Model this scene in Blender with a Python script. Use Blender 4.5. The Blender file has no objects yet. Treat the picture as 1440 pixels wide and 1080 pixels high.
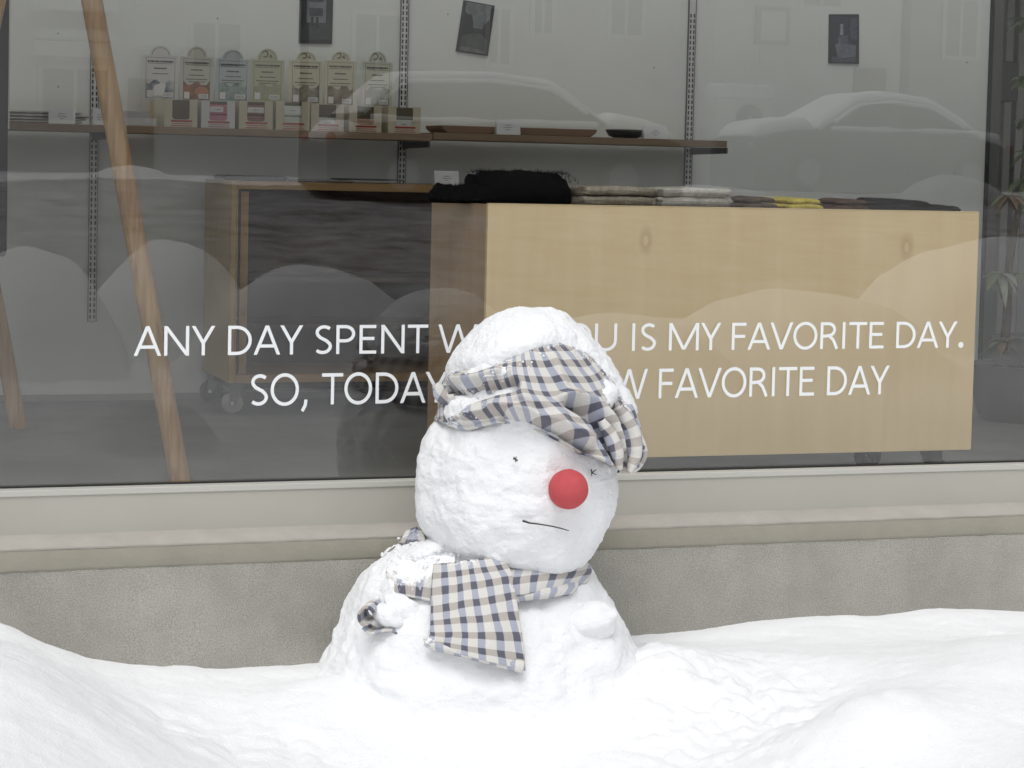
import bpy, bmesh, math, random
import numpy as np
from mathutils import Vector, Matrix, noise as mn
random.seed(7); rng = np.random.default_rng(7)
SC = bpy.context.scene
COL = SC.collection
R = math.radians

# ------------------------------------------------------------------ camera
F = 3080.0; YAW, PITCH, ROLL, SHIFT = 0.3364, 0.0594, 0.0231, -122.2
EYE = 1.60
fw = np.array([math.sin(YAW)*math.cos(PITCH), math.cos(YAW)*math.cos(PITCH), -math.sin(PITCH)])
r0 = np.array([math.cos(YAW), -math.sin(YAW), 0.0]); d0 = np.cross(fw, r0)
rt = math.cos(ROLL)*r0 - math.sin(ROLL)*d0; dn = np.cross(fw, rt)
CAM = np.array([0, 0, EYE])
cam = bpy.data.cameras.new('camera'); co = bpy.data.objects.new('camera', cam); COL.objects.link(co)
cam.sensor_width = 36; cam.lens = F/1440*36; cam.shift_y = SHIFT/1440; cam.clip_start = 0.05; cam.clip_end = 900
co.matrix_world = Matrix(((rt[0], -dn[0], -fw[0], 0), (rt[1], -dn[1], -fw[1], 0), (rt[2], -dn[2], -fw[2], EYE), (0, 0, 0, 1)))
SC.camera = co

def P(px, py, Y=None, Z=None, z=None):
    """a place in the scene: the point seen at (px, py) on a plane of given depth Y, distance Z or height z"""
    d = fw + (px-720)/F*rt + (py-540-SHIFT)/F*dn
    t = Y/d[1] if Y is not None else (Z if Z is not None else (z-EYE)/d[2])
    return CAM + d*t

# ------------------------------------------------------------------ sky and sun (overcast)
w = bpy.data.worlds.new('World'); SC.world = w; w.use_nodes = True
nt = w.node_tree; bg = nt.nodes['Background']
sky = nt.nodes.new('ShaderNodeTexSky'); sky.sky_type = 'NISHITA'; sky.sun_disc = False
SUN_EL, SUN_AZ = 62, 205                       # azimuth from +Y, clockwise: behind the camera, a little to the left
sky.sun_elevation = R(SUN_EL); sky.sun_rotation = R(SUN_AZ); sky.dust_density = 3.0; sky.air_density = 1.0
hs = nt.nodes.new('ShaderNodeHueSaturation'); hs.inputs['Saturation'].default_value = 0.10
nt.links.new(sky.outputs[0], hs.inputs['Color']); nt.links.new(hs.outputs[0], bg.inputs[0]); bg.inputs[1].default_value = 0.15
sl = bpy.data.lights.new('sun', 'SUN'); so = bpy.data.objects.new('sun', sl); COL.objects.link(so)
sl.energy = 1.0; sl.angle = R(30); sl.color = (1, 0.985, 0.97)
sdir = Vector((math.sin(R(SUN_AZ))*math.cos(R(SUN_EL)), math.cos(R(SUN_AZ))*math.cos(R(SUN_EL)), math.sin(R(SUN_EL))))
so.rotation_euler = sdir.to_track_quat('Z', 'Y').to_euler(); so.location = (0, -3, 12)
SC.view_settings.view_transform = 'Standard'; SC.view_settings.look = 'None'
SC.view_settings.exposure = -0.04; SC.view_settings.gamma = 1.0
SC.cycles.use_denoising = True
try: SC.cycles.denoiser = 'OPENIMAGEDENOISE'
except Exception: pass
SC.cycles.max_bounces = 10; SC.cycles.diffuse_bounces = 5; SC.cycles.glossy_bounces = 4; SC.cycles.transparent_max_bounces = 24
SC.cycles.sample_clamp_indirect = 6.0

# ------------------------------------------------------------------ materials
def s2l(c): return tuple((x/255/12.92) if x/255 <= .04045 else ((x/255+.055)/1.055)**2.4 for x in c)
MATS = {}
def mat(name, col=(.5, .5, .5), rough=.6, var=0.0, vscale=8.0, bump=0.0, bscale=60.0, metal=0.0, stretch=None, col2=None, spec=.5, detail=6, sheen=0):
    if name in MATS: return MATS[name]
    m = bpy.data.materials.new(name); m.use_nodes = True; t = m.node_tree; b = t.nodes['Principled BSDF']
    b.inputs['Base Color'].default_value = (*col, 1); b.inputs['Roughness'].default_value = rough
    b.inputs['Metallic'].default_value = metal; b.inputs['Specular IOR Level'].default_value = spec
    if sheen: b.inputs['Sheen Weight'].default_value = sheen
    tc = t.nodes.new('ShaderNodeTexCoord'); mp = t.nodes.new('ShaderNodeMapping')
    t.links.new(tc.outputs['Object'], mp.inputs[0])
    if stretch: mp.inputs['Scale'].default_value = stretch
    if var or col2:
        n = t.nodes.new('ShaderNodeTexNoise'); n.inputs['Scale'].default_value = vscale; n.inputs['Detail'].default_value = detail
        n.inputs['Roughness'].default_value = .62
        t.links.new(mp.outputs[0], n.inputs['Vector'])
        cr = t.nodes.new('ShaderNodeValToRGB'); cr.color_ramp.elements[0].position = .3; cr.color_ramp.elements[1].position = .7
        c2 = col2 or tuple(min(1, c*(1+var)) for c in col); c1 = col if col2 else tuple(c*(1-var) for c in col)
        cr.color_ramp.elements[0].color = (*c1, 1); cr.color_ramp.elements[1].color = (*c2, 1)
        t.links.new(n.outputs[0], cr.inputs[0]); t.links.new(cr.outputs[0], b.inputs['Base Color'])
    if bump:
        n2 = t.nodes.new('ShaderNodeTexNoise'); n2.inputs['Scale'].default_value = bscale; n2.inputs['Detail'].default_value = 5
        t.links.new(mp.outputs[0], n2.inputs['Vector'])
        bp = t.nodes.new('ShaderNodeBump'); bp.inputs['Strength'].default_value = bump; bp.inputs['Distance'].default_value = .004
        t.links.new(n2.outputs[0], bp.inputs['Height']); t.links.new(bp.outputs[0], b.inputs['Normal'])
    MATS[name] = m; return m

def snow_mat(name='snow', col=(.86, .87, .885), bs=.55):
    m = mat(name, col, .75, bump=bs, bscale=190, spec=.25)
    t = m.node_tree; b = t.nodes['Principled BSDF']; bp = [n for n in t.nodes if n.type == 'BUMP'][0]
    mp = [n for n in t.nodes if n.type == 'MAPPING'][0]
    n2 = t.nodes.new('ShaderNodeTexNoise'); n2.inputs['Scale'].default_value = 55; n2.inputs['Detail'].default_value = 6; n2.inputs['Roughness'].default_value = .7; t.links.new(mp.outputs[0], n2.inputs['Vector'])
    b2 = t.nodes.new('ShaderNodeBump'); b2.inputs['Strength'].default_value = .45; b2.inputs['Distance'].default_value = .008
    t.links.new(n2.outputs[0], b2.inputs['Height']); t.links.new(b2.outputs[0], bp.inputs['Normal'])
    return m
SNOW = snow_mat()
SLUSH = mat('packed_snow', (.10, .10, .102), .7, col2=(.46, .465, .47), vscale=2.2, bump=.5, bscale=30)

def wood(name, c1, c2, axis='Z', scale=1.0, knots=(), rough=.5):
    """timber: grain stretched along an axis, optional knots at object coordinates (their own colour)"""
    if name in MATS: return MATS[name]
    m = bpy.data.materials.new(name); m.use_nodes = True; t = m.node_tree; b = t.nodes['Principled BSDF']
    b.inputs['Roughness'].default_value = rough; b.inputs['Specular IOR Level'].default_value = .35
    tc = t.nodes.new('ShaderNodeTexCoord'); mp = t.nodes.new('ShaderNodeMapping'); t.links.new(tc.outputs['Object'], mp.inputs[0])
    s = {'X': (.06, 1, 1), 'Y': (1, .06, 1), 'Z': (1, 1, .06)}[axis]; mp.inputs['Scale'].default_value = tuple(k*scale for k in s)
    n = t.nodes.new('ShaderNodeTexNoise'); n.inputs['Scale'].default_value = 26; n.inputs['Detail'].default_value = 8; n.inputs['Distortion'].default_value = .6
    t.links.new(mp.outputs[0], n.inputs['Vector'])
    n3 = t.nodes.new('ShaderNodeTexNoise'); n3.inputs['Scale'].default_value = 2.2; n3.inputs['Detail'].default_value = 3
    t.links.new(tc.outputs['Object'], n3.inputs['Vector'])
    ad = t.nodes.new('ShaderNodeMath'); ad.operation = 'MULTIPLY_ADD'; ad.inputs[1].default_value = .55
    t.links.new(n.outputs[0], ad.inputs[0])
    ml = t.nodes.new('ShaderNodeMath'); ml.operation = 'MULTIPLY'; ml.inputs[1].default_value = .45; t.links.new(n3.outputs[0], ml.inputs[0])
    t.links.new(ml.outputs[0], ad.inputs[2])
    cr = t.nodes.new('ShaderNodeValToRGB'); e = cr.color_ramp.elements
    e[0].position = .28; e[1].position = .74; e[0].color = (*c1, 1); e[1].color = (*c2, 1)
    t.links.new(ad.outputs[0], cr.inputs[0]); out = cr.outputs[0]
    for (kx, ky, kz, kr) in knots:
        vm = t.nodes.new('ShaderNodeVectorMath'); vm.operation = 'SUBTRACT'; vm.inputs[1].default_value = (kx, ky, kz); t.links.new(tc.outputs['Object'], vm.inputs[0])
        sc = t.nodes.new('ShaderNodeVectorMath'); sc.operation = 'MULTIPLY'; sc.inputs[1].default_value = (1.35, 0, .75); t.links.new(vm.outputs[0], sc.inputs[0])
        ln = t.nodes.new('ShaderNodeVectorMath'); ln.operation = 'LENGTH'; t.links.new(sc.outputs[0], ln.inputs[0])
        dv = t.nodes.new('ShaderNodeMath'); dv.operation = 'DIVIDE'; dv.inputs[1].default_value = kr; t.links.new(ln.outputs[1], dv.inputs[0])
        na = t.nodes.new('ShaderNodeMath'); na.operation = 'MULTIPLY_ADD'; na.inputs[1].default_value = .5; t.links.new(n3.outputs[0], na.inputs[0]); t.links.new(dv.outputs[0], na.inputs[2])
        k = t.nodes.new('ShaderNodeValToRGB'); ke = k.color_ramp.elements
        ke[0].position = .45; ke[0].color = (.05, .05, .05, 1); ke[1].position = 1.0; ke[1].color = (0, 0, 0, 1)
        x = k.color_ramp.elements.new(.56); x.color = (.42, .42, .42, 1)
        t.links.new(na.outputs[0], k.inputs[0])
        mx = t.nodes.new('ShaderNodeMix'); mx.data_type = 'RGBA'; t.links.new(k.outputs[0], mx.inputs[0]); t.links.new(out, mx.inputs[6])
        mx.inputs[7].default_value = (c1[0]*.62, c1[1]*.48, c1[2]*.36, 1); out = mx.outputs[2]
    t.links.new(out, b.inputs['Base Color'])
    bp = t.nodes.new('ShaderNodeBump'); bp.inputs['Strength'].default_value = .08; bp.inputs['Distance'].default_value = .002
    t.links.new(n.outputs[0], bp.inputs['Height']); t.links.new(bp.outputs[0], b.inputs['Normal'])
    MATS[name] = m; return m

def glass_mat(name='window_glass', gain=1.55, tint=(.955, .955, .95)):
    """thin pane: straight transmission plus a mirror reflection by Schlick's law"""
    m = bpy.data.materials.new(name); m.use_nodes = True; t = m.node_tree; t.nodes.remove(t.nodes['Principled BSDF'])
    out = t.nodes['Material Output']; tr = t.nodes.new('ShaderNodeBsdfTransparent'); tr.inputs[0].default_value = (*tint, 1)
    gl = t.nodes.new('ShaderNodeBsdfGlossy'); gl.inputs['Roughness'].default_value = 0.0; gl.inputs[0].default_value = (1, 1, 1, 1)
    ge = t.nodes.new('ShaderNodeNewGeometry'); dp = t.nodes.new('ShaderNodeVectorMath'); dp.operation = 'DOT_PRODUCT'
    t.links.new(ge.outputs['Normal'], dp.inputs[0]); t.links.new(ge.outputs['Incoming'], dp.inputs[1])
    def mth(op, a, bv=None):
        n = t.nodes.new('ShaderNodeMath'); n.operation = op; t.links.new(a, n.inputs[0])
        if bv is not None: n.inputs[1].default_value = bv
        return n.outputs[0]
    a = mth('ABSOLUTE', dp.outputs['Value']); n = t.nodes.new('ShaderNodeMath'); n.operation = 'SUBTRACT'; n.inputs[0].default_value = 1; t.links.new(a, n.inputs[1])
    p5 = mth('POWER', n.outputs[0], 5.0); f = mth('MULTIPLY', p5, .96); f = mth('ADD', f, .04); f = mth('MULTIPLY', f, gain)
    cl = t.nodes.new('ShaderNodeClamp'); t.links.new(f, cl.inputs[0])
    mx = t.nodes.new('ShaderNodeMixShader'); t.links.new(cl.outputs[0], mx.inputs[0]); t.links.new(tr.outputs[0], mx.inputs[1]); t.links.new(gl.outputs[0], mx.inputs[2])
    t.links.new(mx.outputs[0], out.inputs[0]); return m
GLASS = glass_mat()

def plaid_mat():
    m = bpy.data.materials.new('plaid_fleece'); m.use_nodes = True; t = m.node_tree; b = t.nodes['Principled BSDF']
    b.inputs['Roughness'].default_value = .95; b.inputs['Specular IOR Level'].default_value = .1; b.inputs['Sheen Weight'].default_value = .25
    uv = t.nodes.new('ShaderNodeUVMap'); uv.uv_map = 'UVMap'
    nz = t.nodes.new('ShaderNodeTexNoise'); nz.inputs['Scale'].default_value = 9; t.links.new(uv.outputs[0], nz.inputs['Vector'])
    wv = t.nodes.new('ShaderNodeVectorMath'); wv.operation = 'MULTIPLY_ADD'; wv.inputs[1].default_value = (.012, .012, 0); t.links.new(nz.outputs['Color'], wv.inputs[0]); t.links.new(uv.outputs[0], wv.inputs[2])
    sp = t.nodes.new('ShaderNodeSeparateXYZ'); t.links.new(wv.outputs[0], sp.inputs[0])
    def stripe(o, per, frac):
        a = t.nodes.new('ShaderNodeMath'); a.operation = 'DIVIDE'; a.inputs[1].default_value = per; t.links.new(o, a.inputs[0])
        p = t.nodes.new('ShaderNodeMath'); p.operation = 'PINGPONG'; p.inputs[1].default_value = .5; t.links.new(a.outputs[0], p.inputs[0])
        mr = t.nodes.new('ShaderNodeMapRange'); mr.interpolation_type = 'SMOOTHSTEP'
        mr.inputs['From Min'].default_value = frac/2+.02; mr.inputs['From Max'].default_value = frac/2-.02
        t.links.new(p.outputs[0], mr.inputs['Value']); return mr.outputs[0]
    su = stripe(sp.outputs[0], .0445, .42); sv = stripe(sp.outputs[1], .0445, .44)
    def mix(f, a, c, ca=None, cb=None):
        x = t.nodes.new('ShaderNodeMix'); x.data_type = 'RGBA'
        if f is not None: t.links.new(f, x.inputs[0])
        if ca: x.inputs[6].default_value = (*ca, 1)
        else: t.links.new(a, x.inputs[6])
        if cb: x.inputs[7].default_value = (*cb, 1)
        else: t.links.new(c, x.inputs[7])
        return x.outputs[2]
    A = mix(sv, None, None, (.66, .645, .61), (.45, .415, .385))      # cream / beige rows
    B = mix(sv, None, None, (.38, .40, .475), (.12, .122, .158))     # pale blue / navy where both cross
    C = mix(su, A, B)
    wn = t.nodes.new('ShaderNodeTexNoise'); wn.inputs['Scale'].default_value = 420; wn.inputs['Detail'].default_value = 2; t.links.new(uv.outputs[0], wn.inputs['Vector'])
    hv = t.nodes.new('ShaderNodeMapRange'); hv.inputs['To Min'].default_value = .78; hv.inputs['To Max'].default_value = 1.18; t.links.new(wn.outputs[0], hv.inputs['Value'])
    mu = t.nodes.new('ShaderNodeMix'); mu.data_type = 'RGBA'; mu.blend_type = 'MULTIPLY'; mu.inputs[0].default_value = 1
    t.links.new(C, mu.inputs[6]); cb = t.nodes.new('ShaderNodeCombineColor'); [t.links.new(hv.outputs[0], cb.inputs[i]) for i in range(3)]; t.links.new(cb.outputs[0], mu.inputs[7])
    # clinging snow crystals: attribute 'dust' sets how many
    at = t.nodes.new('ShaderNodeAttribute'); at.attribute_name = 'dust'
    dn_ = t.nodes.new('ShaderNodeTexNoise'); dn_.inputs['Scale'].default_value = 85; dn_.inputs['Detail'].default_value = 6; dn_.inputs['Roughness'].default_value = .75; t.links.new(uv.outputs[0], dn_.inputs['Vector'])
    sm = t.nodes.new('ShaderNodeMath'); sm.operation = 'ADD'; t.links.new(at.outputs['Fac'], sm.inputs[0]); t.links.new(dn_.outputs[0], sm.inputs[1])
    mr = t.nodes.new('ShaderNodeMapRange'); mr.inputs['From Min'].default_value = .88; mr.inputs['From Max'].default_value = 1.0; t.links.new(sm.outputs[0], mr.inputs['Value'])
    fin = mix(mr.outputs[0], mu.outputs[2], None, None, (.86, .87, .885))
    t.links.new(fin, b.inputs['Base Color'])
    bp = t.nodes.new('ShaderNodeBump'); bp.inputs['Strength'].default_value = .5; bp.inputs['Distance'].default_value = .002
    t.links.new(wn.outputs[0], bp.inputs['Height']); t.links.new(bp.outputs[0], b.inputs['Normal'])
    return m
PLAID = plaid_mat()

# ------------------------------------------------------------------ helpers
def tag(o, label=None, cat=None, group=None, kind=None):
    if label: o['label'] = label
    if cat: o['category'] = cat
    if group: o['group'] = group
    if kind: o['kind'] = kind
    return o
def empty(name, loc, label=None, cat=None, group=None):
    o = bpy.data.objects.new(name, None); o.empty_display_size = .1; COL.objects.link(o); o.location = Vector(tuple(loc))
    return tag(o, label, cat, group)
def wloc(o): return o.location.copy()+(wloc(o.parent) if o.parent else Vector((0, 0, 0)))
def link(name, me, m, parent=None, smooth=False):
    o = bpy.data.objects.new(name, me); COL.objects.link(o)
    if m is not None and not me.materials: me.materials.append(m)
    if smooth:
        me.polygons.foreach_set('use_smooth', [True]*len(me.polygons)); me.update()
    if parent:
        o.parent = parent; o.location = -wloc(parent)
    return o
class MB:
    """collects shapes given in world coordinates; build() links them as one mesh"""
    def __init__(s): s.v = []; s.f = []
    def add(s, vs, fs):
        k = len(s.v); s.v += [tuple(map(float, p)) for p in vs]; s.f += [tuple(i+k for i in f) for f in fs]; return s
    def box(s, x0, x1, y0, y1, z0, z1):
        vs = [(x0, y0, z0), (x1, y0, z0), (x1, y1, z0), (x0, y1, z0), (x0, y0, z1), (x1, y0, z1), (x1, y1, z1), (x0, y1, z1)]
        return s.add(vs, [(0, 3, 2, 1), (4, 5, 6, 7), (0, 1, 5, 4), (1, 2, 6, 5), (2, 3, 7, 6), (3, 0, 4, 7)])
    def hexa(s, q0, q1):
        """two matching quads joined"""
        return s.add(list(q0)+list(q1), [(3, 2, 1, 0), (4, 5, 6, 7), (0, 1, 5, 4), (1, 2, 6, 5), (2, 3, 7, 6), (3, 0, 4, 7)])
    def tube(s, pts, rad, n=12, caps=True, flat=1.0):
        pts = [np.array(p, float) for p in pts]; m = len(pts); rad = [rad]*m if np.isscalar(rad) else rad
        k = len(s.v); ref = None
        for i, p in enumerate(pts):
            t = pts[min(i+1, m-1)]-pts[max(i-1, 0)]; t /= np.linalg.norm(t)+1e-9
            if ref is None: ref = np.array([0, 0, 1.]) if abs(t[2]) < .9 else np.array([1., 0, 0])
            a = np.cross(t, ref); a /= np.linalg.norm(a)+1e-9; b = np.cross(a, t); ref = b
            for j in range(n):
                th = 2*math.pi*j/n; s.v.append(tuple(p+rad[i]*(math.cos(th)*a+flat*math.sin(th)*b)))
        for i in range(m-1):
            for j in range(n):
                s.f.append((k+i*n+j, k+i*n+(j+1) % n, k+(i+1)*n+(j+1) % n, k+(i+1)*n+j))
        if caps: s.f.append(tuple(k+j for j in range(n))[::-1]); s.f.append(tuple(k+(m-1)*n+j for j in range(n)))
        return s
    def prism(s, poly, axis, a, b):
        """poly: list of 2-D points; axis X/Y/Z extruded from a to b"""
        n = len(poly)
        def pt(q, h): return {'Y': (q[0], h, q[1]), 'X': (h, q[0], q[1]), 'Z': (q[0], q[1], h)}[axis]
        vs = [pt(q, a) for q in poly]+[pt(q, b) for q in poly]
        fs = [tuple(range(n)), tuple(range(2*n-1, n-1, -1))]+[(i, i+n, (i+1) % n+n, (i+1) % n) for i in range(n)]
        return s.add(vs, fs)
    def ball(s, c, r, n=12, m=8):
        r = (r, r, r) if np.isscalar(r) else r
        rows = []
        for i in range(m+1):
            ph = math.pi*i/m
            rows.append([(c[0]+r[0]*math.sin(ph)*math.cos(2*math.pi*j/n), c[1]+r[1]*math.sin(ph)*math.sin(2*math.pi*j/n), c[2]+r[2]*math.cos(ph)) for j in range(n)])
        k = len(s.v)
        for row in rows: s.v += row
        for i in range(m):
            for j in range(n): s.f.append((k+i*n+j, k+(i+1)*n+j, k+(i+1)*n+(j+1) % n, k+i*n+(j+1) % n))
        return s
    def mesh(s, name):
        me = bpy.data.meshes.new(name); me.from_pydata(s.v, [], s.f); me.update()
        bm = bmesh.new(); bm.from_mesh(me); bmesh.ops.remove_doubles(bm, verts=bm.verts, dist=1e-6)
        bmesh.ops.recalc_face_normals(bm, faces=bm.faces); bm.to_mesh(me); bm.free(); return me
    def build(s, name, m, parent=None, smooth=False, bevel=0.0, sharp=None):
        o = link(name, s.mesh(name), m, parent, smooth)
        if bevel:
            b = o.modifiers.new('bevel', 'BEVEL'); b.width = bevel; b.segments = 2; b.limit_method = 'ANGLE'
        if sharp:
            e = o.modifiers.new('edges', 'EDGE_SPLIT'); e.split_angle = R(sharp)
        return o
def recentre(o):
    """top-level mesh: put its origin at its base"""
    v = np.array([p.co[:] for p in o.data.vertices]); c = Vector(((v[:, 0].min()+v[:, 0].max())/2, (v[:, 1].min()+v[:, 1].max())/2, v[:, 2].min()))
    o.data.transform(Matrix.Translation(-c)); o.location = c; return o

def _h(ix, iy, iz, seed):
    n = (ix*374761393+iy*668265263+iz*2147483647+seed*974711) & 0xffffffff
    n = ((n ^ (n >> 13))*1274126177) & 0xffffffff
    return ((n ^ (n >> 16)) & 0xffff)/32767.5-1
def vnoise(p, seed=0):
    i = np.floor(p).astype(np.int64); f = p-i; u = f*f*f*(f*(f*6-15)+10); o = 0
    for a in (0, 1):
        for b in (0, 1):
            for c in (0, 1):
                o = o+_h(i[:, 0]+a, i[:, 1]+b, i[:, 2]+c, seed)*(u[:, 0] if a else 1-u[:, 0])*(u[:, 1] if b else 1-u[:, 1])*(u[:, 2] if c else 1-u[:, 2])
    return o
def fbm(p, freq, octs=4, seed=0, gain=.5):
    a, s, o = 1.0, 0, 0
    for k in range(octs): o = o+a*vnoise(p*freq*(2.03**k)+17.3*k, seed+k); s += a; a *= gain
    return o/s
def grid_faces(nr, nc, wrap=False):
    i, j = np.meshgrid(np.arange(nr-1), np.arange(nc if wrap else nc-1), indexing='ij'); j2 = (j+1) % nc
    return np.stack([i*nc+j, i*nc+j2, (i+1)*nc+j2, (i+1)*nc+j], -1).reshape(-1, 4)
def np_mesh(name, V, Fc):
    me = bpy.data.meshes.new(name); me.vertices.add(len(V)); me.vertices.foreach_set('co', np.asarray(V, np.float32).ravel())
    Fc = np.asarray(Fc, np.int32); me.loops.add(Fc.size); me.loops.foreach_set('vertex_index', Fc.ravel())
    me.polygons.add(len(Fc)); me.polygons.foreach_set('loop_start', np.arange(len(Fc), dtype=np.int32)*Fc.shape[1])
    me.update(calc_edges=True); me.validate(); return me
def normals(V, Fc):
    a = V[Fc[:, 1]]-V[Fc[:, 0]]; b = V[Fc[:, 3]]-V[Fc[:, 0]]; n = np.cross(a, b); N = np.zeros_like(V)
    for k in range(Fc.shape[1]): np.add.at(N, Fc[:, k], n)
    return N/(np.linalg.norm(N, axis=1, keepdims=True)+1e-12)

# ------------------------------------------------------------------ main planes of the place
GY = 5.80            # window glass
FL = 0.536           # shop floor height
WY = 9.60            # back wall of the shop
SHY = 9.15           # front edge of the wall shelf
CY = 6.50            # counter front
KY = 8.96            # cart front
PLY = 5.69           # plinth face

# ================================================================== SNOW GROUND
xs = np.unique(np.concatenate([np.linspace(-160, -14, 30), np.linspace(-14, 0.1, 90), np.linspace(.1, 3.5, 430), np.linspace(3.5, 18, 90), np.linspace(18, 170, 30)]))
ys = np.unique(np.concatenate([np.linspace(-190, -34, 24), np.linspace(-34, 3.6, 190), np.linspace(3.6, PLY+.05, 270)]))
GX, GYY = np.meshgrid(xs, ys); gp = np.stack([GX.ravel(), GYY.ravel(), 0*GX.ravel()], 1)
def sstep(a, b, x): t = np.clip((x-a)/(b-a), 0, 1); return t*t*(3-2*t)
wl = np.array([[p[0], p[2]] for p in [P(px, py, Y=PLY) for px, py in ((-200, 840), (-60, 862), (0, 882), (60, 905), (120, 922), (180, 932), (320, 938), (430, 936), (600, 928), (760, 905), (880, 893), (1000, 880), (1100, 869), (1250, 861), (1440, 858), (1700, 856))]])
zpl = np.interp(gp[:, 0], wl[:, 0], wl[:, 1], left=wl[0, 1], right=wl[-1, 1])
near = sstep(2.0, 4.3, gp[:, 1])
zb = .30+.87*sstep(-1.5, -13, gp[:, 1])+.16*sstep(-14.5, -18, gp[:, 1])
z = zb*(1-near)+zpl*near
def mound(px, py, Y, rx, ry, h):
    p = P(px, py, Y=Y); d = ((gp[:, 0]-p[0])/rx)**2+((gp[:, 1]-Y)/ry)**2
    return h*np.exp(-d)*sstep(PLY-.02, PLY-.45, gp[:, 1])
z += mound(-40, 1010, 4.9, .5, .5, .07)
z += mound(330, 960, 5.2, .25, .3, -.04)+mound(985, 1000, 5.15, .30, .24, .085)+mound(430, 1000, 5.25, .2, .2, .045)
z += mound(1090, 960, 5.0, .16, .35, -.05)+mound(1500, 980, 4.75, .45, .35, .11)+mound(1210, 1080, 4.55, .22, .18, .10)+mound(500, 1080, 4.4, .4, .2, .05)
cb_ = P(700, 960, Y=5.0); z -= .11*sstep(5.45, 4.7, gp[:, 1])*near*np.exp(-((gp[:, 0]-cb_[0])/.75)**4)
# skirt of fallen snow round the foot of the snowman
cs = P(690, 960, Y=5.42); dsk = np.sqrt(((gp[:, 0]-cs[0])/.47)**2+((gp[:, 1]-5.40)/.40)**2)
z += .028*np.exp(-(np.maximum(dsk-.8, 0)/.38)**2)*(1+.5*fbm(gp+9, 6, 3, 33))*sstep(PLY-.02, PLY-.35, gp[:, 1])
# ploughed heaps behind the camera, seen mirrored in the window
def heap(px, py, Yv, wpx, ry, sharp=2.0):
    global z
    p = P(px, py, Y=Yv); Y = 2*GY-Yv; rx = wpx/F*Yv*1.05
    d = np.sqrt(((gp[:, 0]-p[0])/rx)**2+((gp[:, 1]-Y)/ry)**2)
    d = d*(1+.28*fbm(gp+3, 1.7, 3, 5))
    top = p[2]; hz = .1+(top-.1)*np.clip(1-d**sharp, 0, 1)**.55
    z = np.where(d < 1, np.maximum(z, hz), z)
for a in ((40, 348, 14, 140, 1.3), (240, 338, 14.6, 115, 1.2), (430, 374, 13.2, 175, 1.0), (640, 432, 11.8, 95, .6), (1430, 332, 14.5, 260, 1.3), (1130, 408, 13.2, 260, .9),
          (860, 440, 12.5, 170, .8), (1400, 552, 10.0, 80, .4), (1050, 590, 9.8, 160, .35), (200, 560, 10.0, 120, .4), (80, 275, 25, 90, 1.6), (420, 262, 26, 200, 1.4),
          (1340, 246, 27.5, 150, 1.0), (180, 232, 30, 130, 1.2)):
    heap(*a)
nf = sstep(3.3, 4.0, gp[:, 1])
g3 = gp.copy(); g3[:, 2] = z
z = z+nf*(.022*fbm(g3, 3.2, 3, 1, .45)+.0028*fbm(g3, 26, 3, 2))+(1-nf)*(.05*fbm(g3, 1.1, 4, 3)+.02*fbm(g3, 5, 2, 4))
# trampled rubble right of the snowman
pr = P(1010, 1010, Y=4.95); rub = np.exp(-(((gp[:, 0]-pr[0])/.30)**2+((gp[:, 1]-4.95)/.35)**2))
z = z+rub*.06*np.abs(fbm(g3, 8, 3, 9))+rub*.010*fbm(g3, 34, 2, 10)
pl_ = P(330, 1020, Y=4.9); rub2 = np.exp(-(((gp[:, 0]-pl_[0])/.35)**2+((gp[:, 1]-5.0)/.3)**2)); z = z+rub2*.03*np.abs(fbm(g3, 7, 3, 12))
V = np.stack([gp[:, 0], gp[:, 1], z], 1)
me = np_mesh('snow_ground', V, grid_faces(len(ys), len(xs)))
o = link('snow_ground', me, SNOW, None, True); tag(o, kind='structure')
me.materials.append(SLUSH)                         # the trodden, ploughed carriageway behind the camera
fcy = np.array([p.center[:2] for p in me.polygons]); wob = 1.2*fbm(np.c_[fcy, 0*fcy[:, 0]], .4, 3, 77)
me.polygons.foreach_set('material_index', ((fcy[:, 1]+wob < -4.6) & (fcy[:, 1]+wob > -17.0)).astype(np.int32))
HGT = z.reshape(GX.shape)
def ground(x, y):
    i = np.clip(np.searchsorted(ys, y), 1, len(ys)-1); j = np.clip(np.searchsorted(xs, x), 1, len(xs)-1)
    return float(HGT[i, j])
# small snow lumps fallen around the snowman
def lump(mb, c, r, seed):
    n, m = 9, 6; vs = []; fs = []
    for i in range(m+1):
        for j in range(n):
            ph = math.pi*i/m; th = 2*math.pi*j/n
            d = np.array([math.sin(ph)*math.cos(th), math.sin(ph)*math.sin(th), .8*math.cos(ph)])
            k = 1+.75*mn.noise(Vector((d[0]*1.7+seed*3.1, d[1]*1.7, d[2]*1.7)))
            vs.append(np.array(c)+d*r*k)
    for i in range(m):
        for j in range(n): fs.append((i*n+j, (i+1)*n+j, (i+1)*n+(j+1) % n, i*n+(j+1) % n))
    mb.add(vs, fs)

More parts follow.
